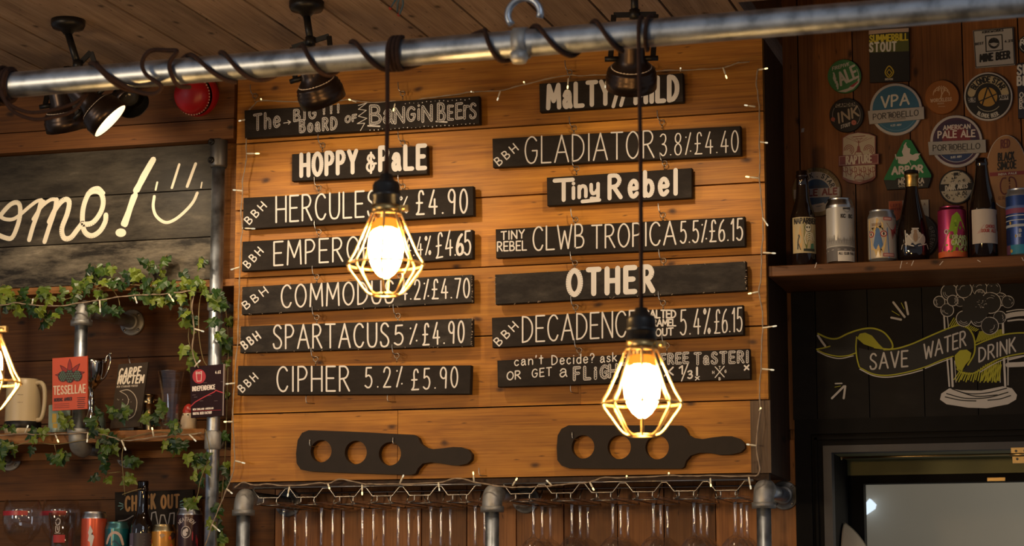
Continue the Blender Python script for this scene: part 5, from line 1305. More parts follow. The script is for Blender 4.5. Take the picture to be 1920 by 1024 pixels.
top = [(5,535),(12,555),(2,572),(30,560),(48,545),(60,562),(75,575),(95,545),(100,560),(118,558),(130,570),(78,598),(95,600),(60,575),(138,552),(150,545),(160,530),(170,520),(180,535),(190,545),(205,530),(215,525),(228,540),(240,520),(262,522),(250,545),(275,540),(285,530),(300,540),(312,550),(285,560),(268,568),(300,562),(170,578),(200,572),(222,585),(120,585),(345,530),(330,540),(360,545),(378,530),(390,545),(318,530),(345,560),(20,585)]
garland('leafy ivy garland draped along the ledge under the welcome board', [(YV, [(-40,560),(20,568),(70,560),(120,562),(180,540),(240,535),(300,540),(350,545),(395,550)]), (YV, [(60,570),(80,590),(105,598)]), (YV, [(200,530),(222,560),(224,588)])],
        [(x, y, 2, 9, YV) for x, y in top]+[(180,500,2,6,YV),(216,500,2,6,YV),(283,496,2,6,YV),(310,482,2,5,YV),(380,487,2,5,YV),(250,512,3,8,YV),(300,508,2,8,YV),(340,512,1,6,YV)], YV, (.026, .042), 3)
garland('ivy trailing down the tall pipe from the ledge to the lower shelf', [(-.33, [(358,545),(355,590),(352,640),(370,690)]), (-.335, [(385,540),(372,560),(376,620),(380,670),(388,690)]), (-.28, [(420,560),(425,640),(428,760),(422,860),(415,960)]), (-.34, [(385,805),(392,850),(380,900),(372,930),(360,950)])],
        [(352,582,3,9,-.33),(350,605,3,10,-.33),(347,655,2,7,-.33),(357,672,3,8,-.33),(405,552,4,10,-.335),(412,568,4,9,-.335),(400,602,3,8,-.335),(410,628,3,9,-.335),(428,650,3,7,-.27),(425,680,2,7,-.27),(430,600,2,7,-.27),(426,820,3,7,-.27),(424,880,3,8,-.27),(414,912,3,8,-.27),(385,865,3,9,-.34),(363,858,3,8,-.34),(366,895,3,7,-.34),(362,940,3,5,-.34),(405,955,3,8,-.30),(408,980,3,8,-.30),(418,1010,3,8,-.29),(430,740,2,6,-.27)], -.33, (.026, .040), 5)
garland('ivy garland trailing along and below the lower left shelf edge', [(YV, [(-30,835),(10,840),(60,830),(100,833),(150,828),(205,818),(228,825),(232,860),(234,930)]), (YV, [(225,885),(205,888)]), (YV, [(103,833),(104,850)]), (YV, [(225,825),(290,810),(340,815),(380,812)]), (YV, [(232,928),(245,922),(262,916)])],
        [(8,845,4,9,YV),(20,838,3,8,YV),(5,860,3,8,YV),(10,800,2,6,YV),(64,808,2,5,YV),(88,806,2,5,YV),(118,790,2,6,YV),(104,862,3,8,YV),(118,852,3,7,YV),(72,822,2,7,YV),(58,838,1,5,YV),(182,785,3,9,YV),(188,808,4,9,YV),(198,825,4,10,YV),(206,840,4,9,YV),(190,848,2,7,YV),(210,780,2,7,YV),(235,778,4,9,YV),(280,782,4,9,YV),(305,778,3,8,YV),(340,800,3,8,YV),(318,830,3,8,YV),(345,832,4,9,YV),(200,872,2,7,YV),(196,898,2,6,YV),(242,862,3,7,YV),(246,892,2,6,YV),(130,792,2,6,YV)], YV, (.026, .040), 9)
# ------------------------------------------------------------------ right shelf with bottles and cans
YSF = -.285
ZR = P(1443, 497.5, YSF).z; ZR2 = P(1900, 480, YSF).z; ZR = (ZR+ZR2)/2
t = thing('wall_shelf', (1.2, -.14, ZR-.026), 'brown timber shelf holding beer bottles and cans below the badges', 'shelf')
b = MB(); b.t = .35; b.box((XR+.0005, YSF, ZR-.026), (2.2, 0, ZR), bev=.002); b.build('board', M_RSHELF, t)
# scratches and chips of pale paint on the edge
b = MB()
for x0, y0, x1, y1 in ((1528,502,1531,493),(1688,503,1691,490),(1709,498,1713,489),(1762,497,1768,490),(1700,494,1701,493),(1833,488,1838,491),(1916,483,1919,489)):
    pxline(b, [(x0, y0), (x1, y1)], YSF, 1.2, False)
b.build('paint_chips', M_WHITE, t)
YB = -.245
def px_h(px, top, Y): return P(px, top, Y).z-ZR
# tall dark bottle with cream label
c = at(1507, 480, YB, ZR); H = px_h(1507, 321, YB); R = .0305; q = lambda y: P(1507, y, YB).z-ZR
t = bottle('brown longneck bottle with cream skeleton label, left end of the right shelf', c, [(0,0),(.027,0),(R,.004),(R,q(412)),(.029,q(404)),(.0215,q(386)),(.0165,q(372)),(.0145,q(350)),(.0135,q(334)),(.0155,q(333)),(.0155,q(329)),(.014,q(328)),(.0145,q(322)),(.013,H),(.0105,H),(0,H-.02)], M_BROWNGLASS)
b = MB(); z0, z1 = q(478), q(411); FA = 17
wrap(b, c, R, FA-62, FA+62, z0, z1, paint((.42, .34, .19))); blob(b, c, R, [(FA-55, z0+.004), (FA-55, z1-.02), (FA-20, z1-.022), (FA-12, z0+.03), (FA-18, z0+.004)], paint((.50, .30, .10)), .0007)
blob(b, c, R, [(FA-5, z1-.016), (FA+20, z1-.014), (FA+48, z1-.03), (FA+52, z0+.01), (FA+5, z0+.006), (FA-6, z0+.03)], paint((.16, .18, .05)), .0007); blob(b, c, R, [(FA+22, z0+.006), (FA+44, z0+.008), (FA+40, z0+.024), (FA+26, z0+.022)], paint((.05, .16, .10)), .0009)
write(b.mat(paint((.02, .015, .01))), 'NAPARBIER', on_can(c, R, FA-50, FA+58, z1-.0155, .0125, .001), .0026, .25)
bone, dk = paint((.60, .55, .42)), paint((.025, .03, .02))
blob(b, c, R, oval(FA+14, z1-.026, 15, .0105), dk, .0010); blob(b, c, R, oval(FA+14, z1-.026, 13, .0088), bone, .0013)
for a in (8, 19): blob(b, c, R, oval(FA+a, z1-.025, 3.6, .0026, 10), dk, .0016)
for k in range(4): cline(b, c, R, [(FA+10, z1-.040-k*.005), (FA+20, z1-.037-k*.005), (FA+32, z1-.041-k*.005)], .0022, bone, .0013)
cline(b, c, R, [(FA+8, z1-.036), (FA-2, z1-.050), (FA+2, z1-.064)], .0024, bone, .0013); cline(b, c, R, [(FA+33, z1-.040), (FA+44, z1-.056)], .0024, bone, .0013)
cline(b, c, R, [(FA-34, z0+.010), (FA-32, z0+.030), (FA-26, z0+.040)], .0030, dk, .001); cline(b, c, R, [(FA-30, z0+.022), (FA-22, z0+.008)], .0022, dk, .001); blob(b, c, R, oval(FA-28, z0+.042, 4, .003, 10), dk, .001)
wrap(b, c, R, FA-8, FA+46, z0+.004, z0+.010, dk, .0015); b.build('label', None, t)
# tall white can
c = at(1577, 480, YB, ZR); R = .0335; H = px_h(1577, 374, YB)
t = can('tall white and grey misty-forest can on the right shelf', c, R, H, plain('white_can', (.50, .48, .45), .35, .2), plain('can_top_metal', (.55, .52, .48), .25, 1.0))
b = MB(); g1, g2, g3 = paint((.30, .29, .28)), paint((.13, .12, .12)), paint((.05, .045, .045))
wrap(b, c, R, -85, 85, .006, .040, g2, .0005); wrap(b, c, R, -85, 85, .040, .052, g1, .0005); r_ = random.Random(1)
for k in range(46):
    a = -80+k*3.5; h = r_.uniform(.004, .018); blob(b, c, R, [(a-2.4, .048), (a+2.4, .048), (a+.4, .052+h), (a-.4, .052+h)], [g1, g1, paint((.22, .21, .21))][k % 3], .0008)
cline(b, c, R, [(-80, .040), (-20, .042), (20, .043), (80, .041)], .0022, paint((.5, .48, .45)), .001); cline(b, c, R, [(-80, .030), (0, .034), (80, .031)], .0016, paint((.4, .38, .36)), .001)
wrap(b, c, R, FA-22, FA+56, .005, .030, paint((.66, .62, .57)), .0012); wrap(b, c, R, -85, 85, H-.024, H-.018, SILVER, .0006)
write(b.mat(g3), 'KC  BC', on_can(c, R, FA-6, FA+44, H-.050, .008, .001), .0022, .25); write(b, 'ALL CLUB PALS', on_can(c, R, FA-18, FA+50, .021, .0055, .0016), .0012, .3)
blob(b, c, R, [(FA+2, H-.030), (FA+34, H-.030), (FA+34, H-.024), (FA+2, H-.026)], g3, .001); cline(b, c, R, [(FA+3, H-.031), (FA+18, H-.037), (FA+33, H-.031)], .0022, g1, .001); b.build('print', None, t)
# short can with a painted face
c = at(1655, 480, YB, ZR); R = .0335; H = px_h(1655, 396, YB)
t = can('short cream can with abstract blue and yellow face print on the right shelf', c, R, H, plain('cream_can', (.50, .44, .36), .35, .2), plain('pale_can_top', (.45, .46, .48), .3, .8), cone=.020)
b = MB(); BL, YE, RD = paint((.05, .14, .34)), paint((.66, .46, .18)), paint((.36, .05, .05))
blob(b, c, R, [(FA-72, H-.024), (FA-30, H-.022), (FA-6, H-.034), (FA-4, H-.052), (FA-12, H-.040), (FA-20, H-.054), (FA-30, H-.042), (FA-44, H-.058), (FA-56, H-.044), (FA-72, H-.052)], YE, .0006)
blob(b, c, R, [(FA-70, .008), (FA-70, H-.05), (FA-40, H-.045), (FA+12, H-.045), (FA+16, .030), (FA+18, .008)], BL, .0005)
blob(b, c, R, [(FA-66, H-.060), (FA-40, H-.056), (FA-8, H-.056), (FA+8, H-.058), (FA+2, .040), (FA-6, .020), (FA-14, .030), (FA-20, .012), (FA-28, .028), (FA-38, .012), (FA-44, .028), (FA-58, .030)], YE, .0007)
blob(b, c, R, [(FA-34, H-.046), (FA-22, H-.046), (FA-8, .040), (FA-16, .030), (FA-40, .030), (FA-48, .040)], BL, .0009)
for a in (FA-58, FA-4): blob(b, c, R, oval(a, H-.060, 14, .0075), RD, .0010); blob(b, c, R, oval(a, H-.060, 10, .005), paint((.7, .6, .5)), .0012); blob(b, c, R, oval(a, H-.060, 4, .004), paint((.03, .02, .03)), .0014)
blob(b, c, R, [(FA+8, H-.034), (FA+62, H-.034), (FA+56, H-.060), (FA+46, H-.052), (FA+44, H-.070), (FA+36, H-.054), (FA+34, H-.074), (FA+28, H-.052)], RD, .0008)
for a0, a1, z in ((FA-4, FA+30, H-.028), (FA-8, FA+40, .012)): wrap(b, c, R, a0, a1, z, z+.008, RD, .0012); wrap(b, c, R, a0+3, a1-3, z+.0015, z+.0065, paint((.55, .32, .28)), .0014)
for k in range(7): cline(b, c, R, [(FA-52+k*6, H-.034), (FA-51+k*6, H-.040)], .0014, paint((.2, .1, .05)), .0012)
b.build('print', None, t)
# squat black flask with gold foil
c = at(1713, 480, YB+.02, ZR); q = lambda y: P(1713, y, YB+.02).z-ZR; H = q(322)
t = bottle('black teardrop bottle with gold foil neck and white figure print, middle of the right shelf', c, [(0,0),(.032,0),(.0365,.004),(.0385,q(470)),(.0385,q(450)),(.036,q(430)),(.029,q(405)),(.021,q(380)),(.0165,q(362)),(.0150,q(350)),(.0145,q(330)),(0,q(330))], M_BROWNGLASS)
b = MB(); M = Matrix.Translation(c); b.lathe([(.0155,q(351)),(.0158,q(349)),(.0152,q(334)),(.0172,q(332)),(.0172,q(328)),(.0155,q(326))], 28, M); b.build('foil', plain('gold_foil', (.50, .32, .10), .35, 1.0, .3, 200), t)
b = MB(); b.lathe([(.0155,q(326.5)),(.0172,q(325)),(.0168,q(321)),(.010,q(319)),(0,q(319))], 14, M, False); b.build('cap', M_BLACKIRON, t)
b = MB(); R = .0386; w1, w2, w3 = paint((.46, .43, .40)), paint((.62, .58, .54)), paint((.30, .20, .13))
zz = q(471)
blob(b, c, R, [(FA-58, zz), (FA+52, zz), (FA+46, zz+.010), (FA+20, zz+.016), (FA-2, zz+.012), (FA-30, zz+.018), (FA-54, zz+.010)], w1, .0006)
for a, z, ra, rz in ((0,.026,26,.015),(-4,.040,14,.008),(-26,.020,12,.012),(22,.022,13,.012)): blob(b, c, R, oval(FA+a, zz+z, ra, rz, 12), w1, .0008)
for a, z, ra, rz in ((-3,.028,8,.013),(-3,.041,6,.004)): blob(b, c, R, oval(FA+a, zz+z, ra, rz, 12), w3, .0011)
for p0, p1 in (((-30,.034),(-12,.018)),((24,.034),(6,.018)),((-40,.012),(-10,.006)),((38,.012),(6,.006)),((-38,.044),(-36,.006)),((-14,.048),(8,.048))): cline(b, c, R, [(FA+p0[0], zz+p0[1]), (FA+p1[0], zz+p1[1])], .0024, w2, .0013)
b.build('print', None, t)
# pink and green can
c = at(1787, 478, YB, ZR); R = .0335; H = px_h(1787, 389, YB)
t = can('short pink can with bright green leafy blob on the right shelf', c, R, H, plain('magenta_can', (.36, .025, .10), .3, .5), plain('pink_top', (.30, .05, .10), .3, .9), cone=.010)
b = MB(); G = paint((.22, .36, .02)); wrap(b, c, R, -85, 85, .004, .018, paint((.62, .12, .03)), .0005)
blob(b, c, R, [(FA-60, .020), (FA-40, .012), (FA-10, .018), (FA+20, .010), (FA+55, .020), (FA+62, .050), (FA+40, .078), (FA+20, H-.024), (FA+8, H-.016), (FA-12, H-.026), (FA-24, .070), (FA-40, .046)], G, .0007)
r_ = random.Random(6)
for k in range(60):
    a, z = FA+r_.uniform(-45, 55), r_.uniform(.016, H-.03)
    if abs(a-FA-4) < 58-(z*560): blob(b, c, R, oval(a, z, r_.uniform(3, 6), r_.uniform(.002, .004), 7), paint([(.14, .26, .01), (.32, .46, .04), (.10, .20, .02)][k % 3]), .0009+.00001*k)
write(b.mat(paint((.52, .60, .30))), 'GRAND', on_can(c, R, FA-12, FA+48, .046, .009, .0018), .0022, .3); write(b, 'CAPULIN', on_can(c, R, FA-16, FA+56, .032, .012, .0018), .0026, .3); write(b, 'IPA', on_can(c, R, FA+14, FA+48, .021, .009, .0018), .002, .3)
blob(b, c, R, oval(FA-36, .064, 9, .006), paint((.6, .5, .5)), .001); blob(b, c, R, oval(FA-36, .064, 5, .0035), paint((.2, .03, .08)), .0013); b.build('print', None, t)
# brown bottle with white label
c = at(1846, 478, YB, ZR); R = .0320; q = lambda y: P(1846, y, YB).z-ZR; H = q(297)
t = bottle('tall brown bottle with plain white label, third from the right shelf end', c, [(0,0),(.029,0),(R,.004),(R,q(396)),(.0315,q(386)),(.027,q(366)),(.020,q(345)),(.0165,q(328)),(.0140,q(312)),(.0140,q(311)),(.0152,q(309)),(.0152,q(304)),(.0142,q(303)),(.0148,q(298)),(.013,H),(.0105,H),(0,H-.02)], M_BROWNGLASS)
b = MB(); z0, z1 = q(460), q(396); wrap(b, c, R, FA-68, FA+62, z0, z1, paint((.52, .46, .42)))
RD = paint((.38, .06, .05)); write(b.mat(RD), 'CHOICE', on_can(c, R, FA-4, FA+38, z0+.036, .007, .0009), .0014, .3); write(b, 'SOUR ALE', on_can(c, R, FA-22, FA+42, z0+.026, .007, .0009), .0016, .3)
for k in range(8): cline(b, c, R, [(FA-40+k*4, z0+.024+k*.0028), (FA-24+k*7, z0+.026+k*.0032)], .0007, RD, .0008)
cline(b, c, R, [(FA-10, z0+.020), (FA+44, z0+.021)], .0008, RD, .0008); wrap(b, c, R, FA+54, FA+60, z0+.030, z1-.010, paint((.02, .02, .02)), .0009); b.build('label', None, t)
# blue can cut by the frame edge
c = at(1917, 476, YB, ZR); R = .0345; H = px_h(1917, 356, YB)
t = can('tall blue striped can cut by the right edge of the picture', c, R, H, plain('blue_can', (.02, .055, .22), .3, .4), plain('blue_grey_top', (.42, .45, .52), .3, .8))
b = MB()
for z, h, col in ((.100,.012,(.22,.05,.12)),(.094,.002,(.5,.55,.62)),(.083,.002,(.5,.55,.62)),(.068,.006,(.40,.45,.52)),(.004,.022,(.02,.22,.38)),(.112,.006,(.08,.14,.4))): wrap(b, c, R, -85, 85, z, z+h, paint(col), .0006)
for a, z, s in ((-42,.078,5),(-40,.012,6),(-20,.046,3)): blob(b, c, R, oval(a, z, s, .004, 10), paint((.5, .35, .08)), .001)
write(b.mat(paint((.5, .55, .6))), 'B', on_can(c, R, FA-22, FA-14, .055, .007, .001), .0016); write(b, 'SE', on_can(c, R, FA-30, FA-16, .044, .006, .001), .0014); wrap(b, c, R, -80, -46, .03, .062, paint((.012, .02, .09)), .0007); wrap(b, c, R, -80, -44, .004, .026, paint((.12, .05, .10)), .0008); b.build('print', None, t)

# ------------------------------------------------------------------ pump clips on the badge wall
YW = -.001
def badge(label, cx, cy, r, rimcol, facecol, ry=None, th=.008, rimw=3.0, tilt=0):
    Y = YW-th; c = P(cx, cy, Y); t = thing('pump_clip', (c.x, 0, c.z), label, 'pump clip', 'pump clips on the badge wall')
    def ringpts(rr, n=48): return [P(cx+rr*math.cos(-2*math.pi*k/n), cy+rr*(ry or r)/r*math.sin(-2*math.pi*k/n), Y) for k in range(n)]
    b = MB(); b.prism(ringpts(r), Y, YW, bev=.0012); b.build('plate', plain('clip_rim', rimcol, .5), t)
    b = MB(); b.mat(paint(facecol)); pxdisc(b, cx, cy, r-rimw, Y, LIFT, 44, (ry or r)-rimw); return t, b, Y
def plate(label, pts, col, th=.008):
    Y = YW-th; c = [P(x, y, Y) for x, y in pts]; m = sum(c, V((0,0,0)))/len(c)
    t = thing('pump_clip', (m.x, 0, m.z), label, 'pump clip', 'pump clips on the badge wall')
    b = MB(); b.prism(c[::-1], Y, YW, bev=.0008); b.build('plate', plain('clip_plate', col, .5), t); return t, MB(), Y
k1 = 1/765.0
def wr(b, tx, x0, y0, x1, y1, h, Y, w, col, gap=.3, lift=.001, slant=0): write(b.mat(paint(col)), tx, on_wall(x0, y0, x1, y1, h, Y, slant, lift), w*k1, gap)
CRM, WHT, BLK = (.50, .46, .40), (.62, .58, .54), (.015, .013, .013)
# green disc
t, b, Y = badge('round green pump clip with slanted white ALE lettering, top left of the badges', 1583, 143, 31.5, (.05, .17, .05), (.05, .18, .06), rimw=.5)
b.mat(paint((.5, .42, .38))); pxpoly(b, [(1570,172),(1590,166),(1608,152),(1612,146),(1611,155),(1600,167),(1586,173)], Y, .0008); b.mat(paint((.35, .04, .05))); pxpoly(b, [(1592,163),(1606,154),(1609,150),(1609,154),(1600,163)], Y, .001)
wr(b, 'ALE', 1577, 160, 1609, 144, 21, Y, 4.6, CRM, .25, .0012, -.35); wr(b, 'FIREPIVK', 1561, 132, 1592, 123, 6, Y, 1.4, CRM, .3); write(b.mat(paint(CRM)), 'INE', on_wall(1571, 167, 1563, 146, 9, Y, 0, .0012), 3*k1, .4); pxring(b, 1583, 143, 27, Y, 1.2, .001, 20, 60, 110)
b.build('print', None, t)
# stout card
t, b, Y = plate('tall black and green card with yellow serif capitals, top of the badge wall', [(1629,56),(1704,51.5),(1705.5,152),(1631,155)], (.014, .012, .011))
b.mat(paint((.42, .30, .24))); pxpoly(b, [(1629,57),(1704,52.5),(1704,60),(1668,61),(1629,65)], Y, .0006); b.mat(paint((.09, .10, .025))); pxpoly(b, [(1629.5,80),(1704,76),(1704.5,96),(1630,99)], Y, .0006)
b.mat(paint((.035, .035, .016))); pxpoly(b, [(1629.3,66),(1704,61),(1704,76),(1629.5,80)], Y, .0006)
wr(b, 'SUMMERBILL', 1631, 79, 1702, 75, 12, Y, 2.8, (.55, .45, .04), .3, .0012); wr(b, 'STOUT', 1631, 97, 1680, 95, 16, Y, 3.6, WHT, .45, .0012)
b.mat(paint((.45, .33, .03))); pxline(b, [(1667,124),(1660,134),(1662,141),(1667,145),(1673,141),(1675,133),(1667,124)], Y, 2.2); pxline(b, [(1667,130),(1663,136),(1668,142),(1672,136),(1667,130)], Y, 1.6, False); wr(b, 'DEVON', 1660, 150.5, 1674, 150, 3, Y, 1, CRM)
b.build('print', None, t)
# square card
t, b, Y = plate('square grey-white pump clip with round masked face, top right of the badges', [(1824,57),(1899.5,50.5),(1903.5,121.5),(1829,127.5)], (.36, .33, .31))
b.mat(paint(BLK)); pxline(b, [(1825.5,58.5),(1898.5,52),(1902,120),(1830,126),(1825.5,58.5)], Y, 1.4, False); pxline(b, [(1848,67.5),(1878.5,65),(1880,93.5),(1849,97),(1848,67.5)], Y, 1.8, False)
pxring(b, 1863.5, 81, 9.5, Y, 1.6); pxpoly(b, [(1854,79),(1856,74.5),(1863,72.5),(1871,74.5),(1873,79),(1871,81),(1863,80),(1856,81.5)], Y, .0008); pxline(b, [(1858,86),(1864,88),(1869,86)], Y, 1.2); pxring(b, 1863.5, 82, 7, Y, 1.5, LIFT, 16, 100, 260)
wr(b, 'MINE BEER', 1838, 116, 1893, 109, 13, Y, 3.2, BLK, .3); wr(b, 'KIRKWORKS', 1842, 63, 1881, 58.5, 4, Y, 1.1, BLK); wr(b, 'BEST', 1829, 85, 1844, 83, 4, Y, 1.1, BLK); wr(b, '4.2%', 1884, 80, 1899, 78, 4, Y, 1.1, BLK)
b.build('print', None, t)
# dark round clip
t, b, Y = badge('round black pump clip with slanting stout letters, under the green disc', 1587, 216, 32, (.012, .010, .010), (.018, .014, .013), rimw=2)
b.mat(paint((.34, .28, .22))); pxpoly(b, [(1568,195),(1604,192),(1606,199),(1566,202)], Y, .0008); wr(b, 'CAMDEN', 1569, 201, 1604, 198, 5.5, Y, 1.6, BLK, .35, .0012)
b.mat(paint((.30, .26, .24))); pxring(b, 1587, 216, 26, Y, .9, .0008, 20, 50, 130); pxring(b, 1587, 216, 26, Y, .9, .0008, 20, 240, 300)
wr(b, 'INK', 1573, 231, 1610, 217, 18, Y, 3.6, (.40, .31, .22), .3, .0012, -.1); wr(b, 'STOUT', 1577, 241, 1594, 236, 6, Y, 1.3, CRM)
b.mat(paint((.40, .10, .06))); pxdisc(b, 1601, 230, 5, Y, .001, 14); pxdisc(b, 1562, 224, 4, Y, .001, 14); b.mat(paint((.5, .2, .15))); pxring(b, 1601, 230, 3, Y, .9, .0014, 12)
b.build('print', None, t)
# two banner clips
def banner_clip(label, cx, cy, r, face, pts, bcol, title, small):
    t, b, Y = badge(label, cx, cy, r, (.42, .38, .37), face, rimw=5)
    title(b, Y); b.build('print', None, t)
    YB2 = Y-.005; c = [P(x, y, YB2) for x, y in pts]; n = MB(); n.prism(c[::-1], YB2, Y-.0012, bev=.0006); bo = n.build('banner', plain('grey_banner', bcol, .45), t)
    n = MB(); x0, y0 = pts[3]; x1, y1 = pts[2]
    f = lambda s: (x0+(x1-x0)*s, y0+(y1-y0)*s-7.5)
    (a0, b0), (a1, b1) = f(.07), f(.89); wr(n, 'PORTOBELLO', a0, b0, a1, b1, 10.5, YB2, 1.3, (.03, .025, .025), .22)
    (a0, b0), (a1, b1) = f(.46), f(.47); n.mat(paint((.10, .09, .09))); 
    hx, hy = f(.405); pxdisc(n, hx, hy-5, 4.4, YB2, .001, 8); (a0, b0), (a1, b1) = f(.38), f(.66); wr(n, 'BREWING', a0, b0+4.5, a1, b1+4.5, 3, YB2, .8, (.25, .22, .2), .4); n.build('banner_print', None, bo)
def tt(b, Y):
    wr(b, 'VPA', 1653, 202, 1704, 195, 20, Y, 3.8, (.58, .56, .50), .25, .001); wr(b, '4.2% ABV', 1670, 237, 1690, 235.5, 3, Y, .9, (.5, .5, .5))
    b.mat(paint((.10, .22, .32))); pxring(b, 1680, 205, 40, Y, 1.2, .001, 24, 120, 240)
banner_clip('round light blue pump clip with white capitals and pale banner', 1680, 205, 49, (.035, .125, .22), [(1627,208),(1732,200),(1733,223),(1630,233)], (.36, .33, .31), tt, '')
def ta(b, Y):
    b.mat(paint((.16, .02, .03))); pxdisc(b, 1793, 262, 26, Y, .0008); b.mat(paint((.035, .02, .05))); pxring(b, 1793, 265, 35, Y, 9, .0009, 36, -100, 100); b.mat(paint((.02, .04, .12))); pxpoly(b, [(1756,283)]+[(1793+39*math.cos(math.radians(a)), 266+39*math.sin(math.radians(a))) for a in range(152, 24, -8)]+[(1830,280)], Y, .0007)
    wr(b, 'AMERICAN', 1769, 244, 1819, 241, 8, Y, 1.8, (.58, .50, .46), .3, .0013); wr(b, 'PALE ALE', 1759, 259, 1828, 256, 12, Y, 2.6, (.58, .50, .46), .25, .0013); wr(b, '5.0% ABV', 1783, 297, 1803, 295, 3.2, Y, 1, (.5, .5, .5))
    b.mat(paint((.45, .40, .40))); pxring(b, 1793, 266, 38, Y, 1, .0012, 24, 110, 250)
banner_clip('round purple-red pump clip with two lines of capitals and pale banner', 1793, 265, 49, (.05, .02, .05), [(1740,266),(1848,261.5),(1849,286),(1742,291)], (.30, .28, .26), ta, '')
# orange disc
t, b, Y = badge('round orange pump clip with white tree, between the blue clip and the star clip', 1766, 182, 32, (.24, .075, .012), (.26, .085, .013), rimw=1)
b.mat(paint((.52, .34, .20))); pxline(b, [(1764,184),(1766,176),(1765,168)], Y, 2.2); pxline(b, [(1766,178),(1771,169)], Y, 1.4)
for k in range(9):
    a = math.radians(-95+k*24); pxline(b, [(1765+4*math.sin(a), 170-4*math.cos(a)), (1765+10*math.sin(a), 169-8*math.cos(a)), (1765+15*math.sin(a), 171-8*math.cos(a)+3), (1765+15*math.sin(a), 175-8*math.cos(a)+3)], Y, 1.1)
wr(b, 'WORCKLESS', 1745, 192, 1784, 189, 6, Y, 1.6, (.48, .30, .18), .35); b.mat(paint((.4, .25, .15))); pxline(b, [(1760,200),(1772,199.5)], Y, 1, False); wr(b, 'BEERS', 1758, 196, 1770, 195, 2.5, Y, .8, (.4, .25, .15)); b.build('print', None, t)
# star disc
t, b, Y = badge('round black and cream pump clip with circled letter A emblem', 1853, 181, 45.5, (.46, .42, .40), (.016, .014, .014), rimw=3)
b.mat(paint((.42, .33, .19))); pxring(b, 1853, 181, 32, Y, 14, .0008, 40, -80, 80); b.mat(paint((.40, .22, .045))); pxdisc(b, 1852, 182, 18, Y, .0009); b.mat(paint(BLK)); pxring(b, 1852, 182, 19.5, Y, 3, .0012)
pxline(b, [(1841,199),(1852,163),(1868,196)], Y, 2.6, False, lift=.0013); pxline(b, [(1828,194),(1872,175)], Y, 2.2, False, lift=.0013)
write(b.mat(paint(BLK)), 'BLONDE STAR', on_arc(1853, 181, 27, -62, 62, 10, Y, .0014), 2.6*k1, .25); b.mat(paint((.36, .33, .31)))
pxpoly(b, [(1815,184),(1829,183),(1829,192),(1816,192)], Y, .001); pxpoly(b, [(1873,179),(1890,177),(1891,187),(1874,188)], Y, .001); wr(b, '5.5', 1816, 191, 1828, 190, 6, Y, 1.4, BLK, .3, .0014); wr(b, 'ABV', 1874, 186, 1889, 184, 6, Y, 1.4, BLK, .3, .0014)
write(b.mat(paint(CRM)), 'BLONDE BEER', on_arc(1853, 181, 40, 212, 150, 7, Y, .0012, True), 1.5*k1, .3); b.mat(paint((.3, .27, .2))); pxring(b, 1853, 183, 26, Y, 1.6, .0012, 20, 130, 230); b.build('print', None, t)
# right-edge dark disc and navy sign
t, b, Y = badge('small dark round pump clip cut by the frame beside the square clip', 1926, 83, 17, (.018, .016, .018), (.02, .018, .02), rimw=1.5)
wr(b, 'R', 1914, 85, 1921, 84, 10, Y, 2.4, WHT); b.mat(paint(CRM)); pxring(b, 1926, 83, 14, Y, 1, .0008); b.build('print', None, t)
t, b, Y = plate('navy card with stacked white capitals, cut by the right edge of the picture', [(1907,119),(1975,114),(1978,219),(1909,222)], (.016, .018, .035))
wr(b, 'SUPER', 1908, 140, 1960, 137, 17, Y, 3.6, WHT, .35); wr(b, 'BLOND', 1908, 160, 1960, 157, 16, Y, 3.6, WHT, .35); wr(b, 'OFFER', 1912, 183, 1950, 181, 9, Y, 2, WHT, .3); wr(b, 'BEERS', 1912, 193.5, 1950, 192, 8.5, Y, 2, WHT, .3); wr(b, 'BATCH', 1912, 204, 1950, 202, 8.5, Y, 2, WHT, .3); b.build('print', None, t)
# shield
t, b, Y = plate('ornate cream and maroon shield pump clip with banner word, left of the green triangle', [(1579,258),(1590,251),(1609,247.5),(1630,250),(1642,255),(1642,332),(1635,339),(1612,346),(1590,342),(1579,335)], (.24, .075, .06))
b.mat(paint((.45, .37, .28))); pxpoly(b, [(1581,259),(1592,252.5),(1609,249.5),(1629,252),(1640,256),(1640,290),(1581,293)], Y, .0006); pxpoly(b, [(1581,310),(1640,308),(1640,330),(1630,336),(1612,341),(1592,337),(1581,332)], Y, .0006)
b.mat(paint((.22, .06, .05)))
for cx in (1592, 1629):
    for rr in (9, 6, 3): pxring(b, cx, 281, rr, Y, 1.3, .001, 20, -100, 150)
pxline(b, [(1610,264),(1610,276)], Y, 1.6, False); pxpoly(b, [(1606,286),(1608,274),(1612,274),(1614,286)], Y, .001); pxring(b, 1610, 290, 7, Y, 1.4, .001, 16, -90, 90)
for k in range(7):
    x = 1585+k*8.5; pxring(b, x, 318+(k % 2)*5, 4.5, Y, 1.3, .001, 14, 0, 300); pxline(b, [(x, 313), (x+2, 331)], Y, 1.1, False)
pxring(b, 1611, 337, 9, Y, 1.6, .001, 18, -80, 80); pxline(b, [(1603,338),(1620,338)], Y, 1.4, False); pxline(b, [(1599,257),(1622,255)], Y, 1.4, False); pxline(b, [(1603,261),(1618,260)], Y, 1, False)
for k in range(6): pxline(b, [(1610, 268), (1586+k*10, 258)], Y, .6, False)
b.build('print', None, t)
YB2 = Y-.004; c = [P(x, y, YB2) for x, y in [(1572,290),(1576,296),(1646,292),(1648,287),(1648,308),(1644,309),(1577,312),(1572,310)]]
n = MB(); n.prism([P(x, y, YB2) for x, y in [(1572,292),(1648,288),(1648,308),(1572,312)]][::-1], YB2, Y-.001, bev=.0006); bo = n.build('banner', plain('maroon_banner', (.17, .035, .04), .5), t)
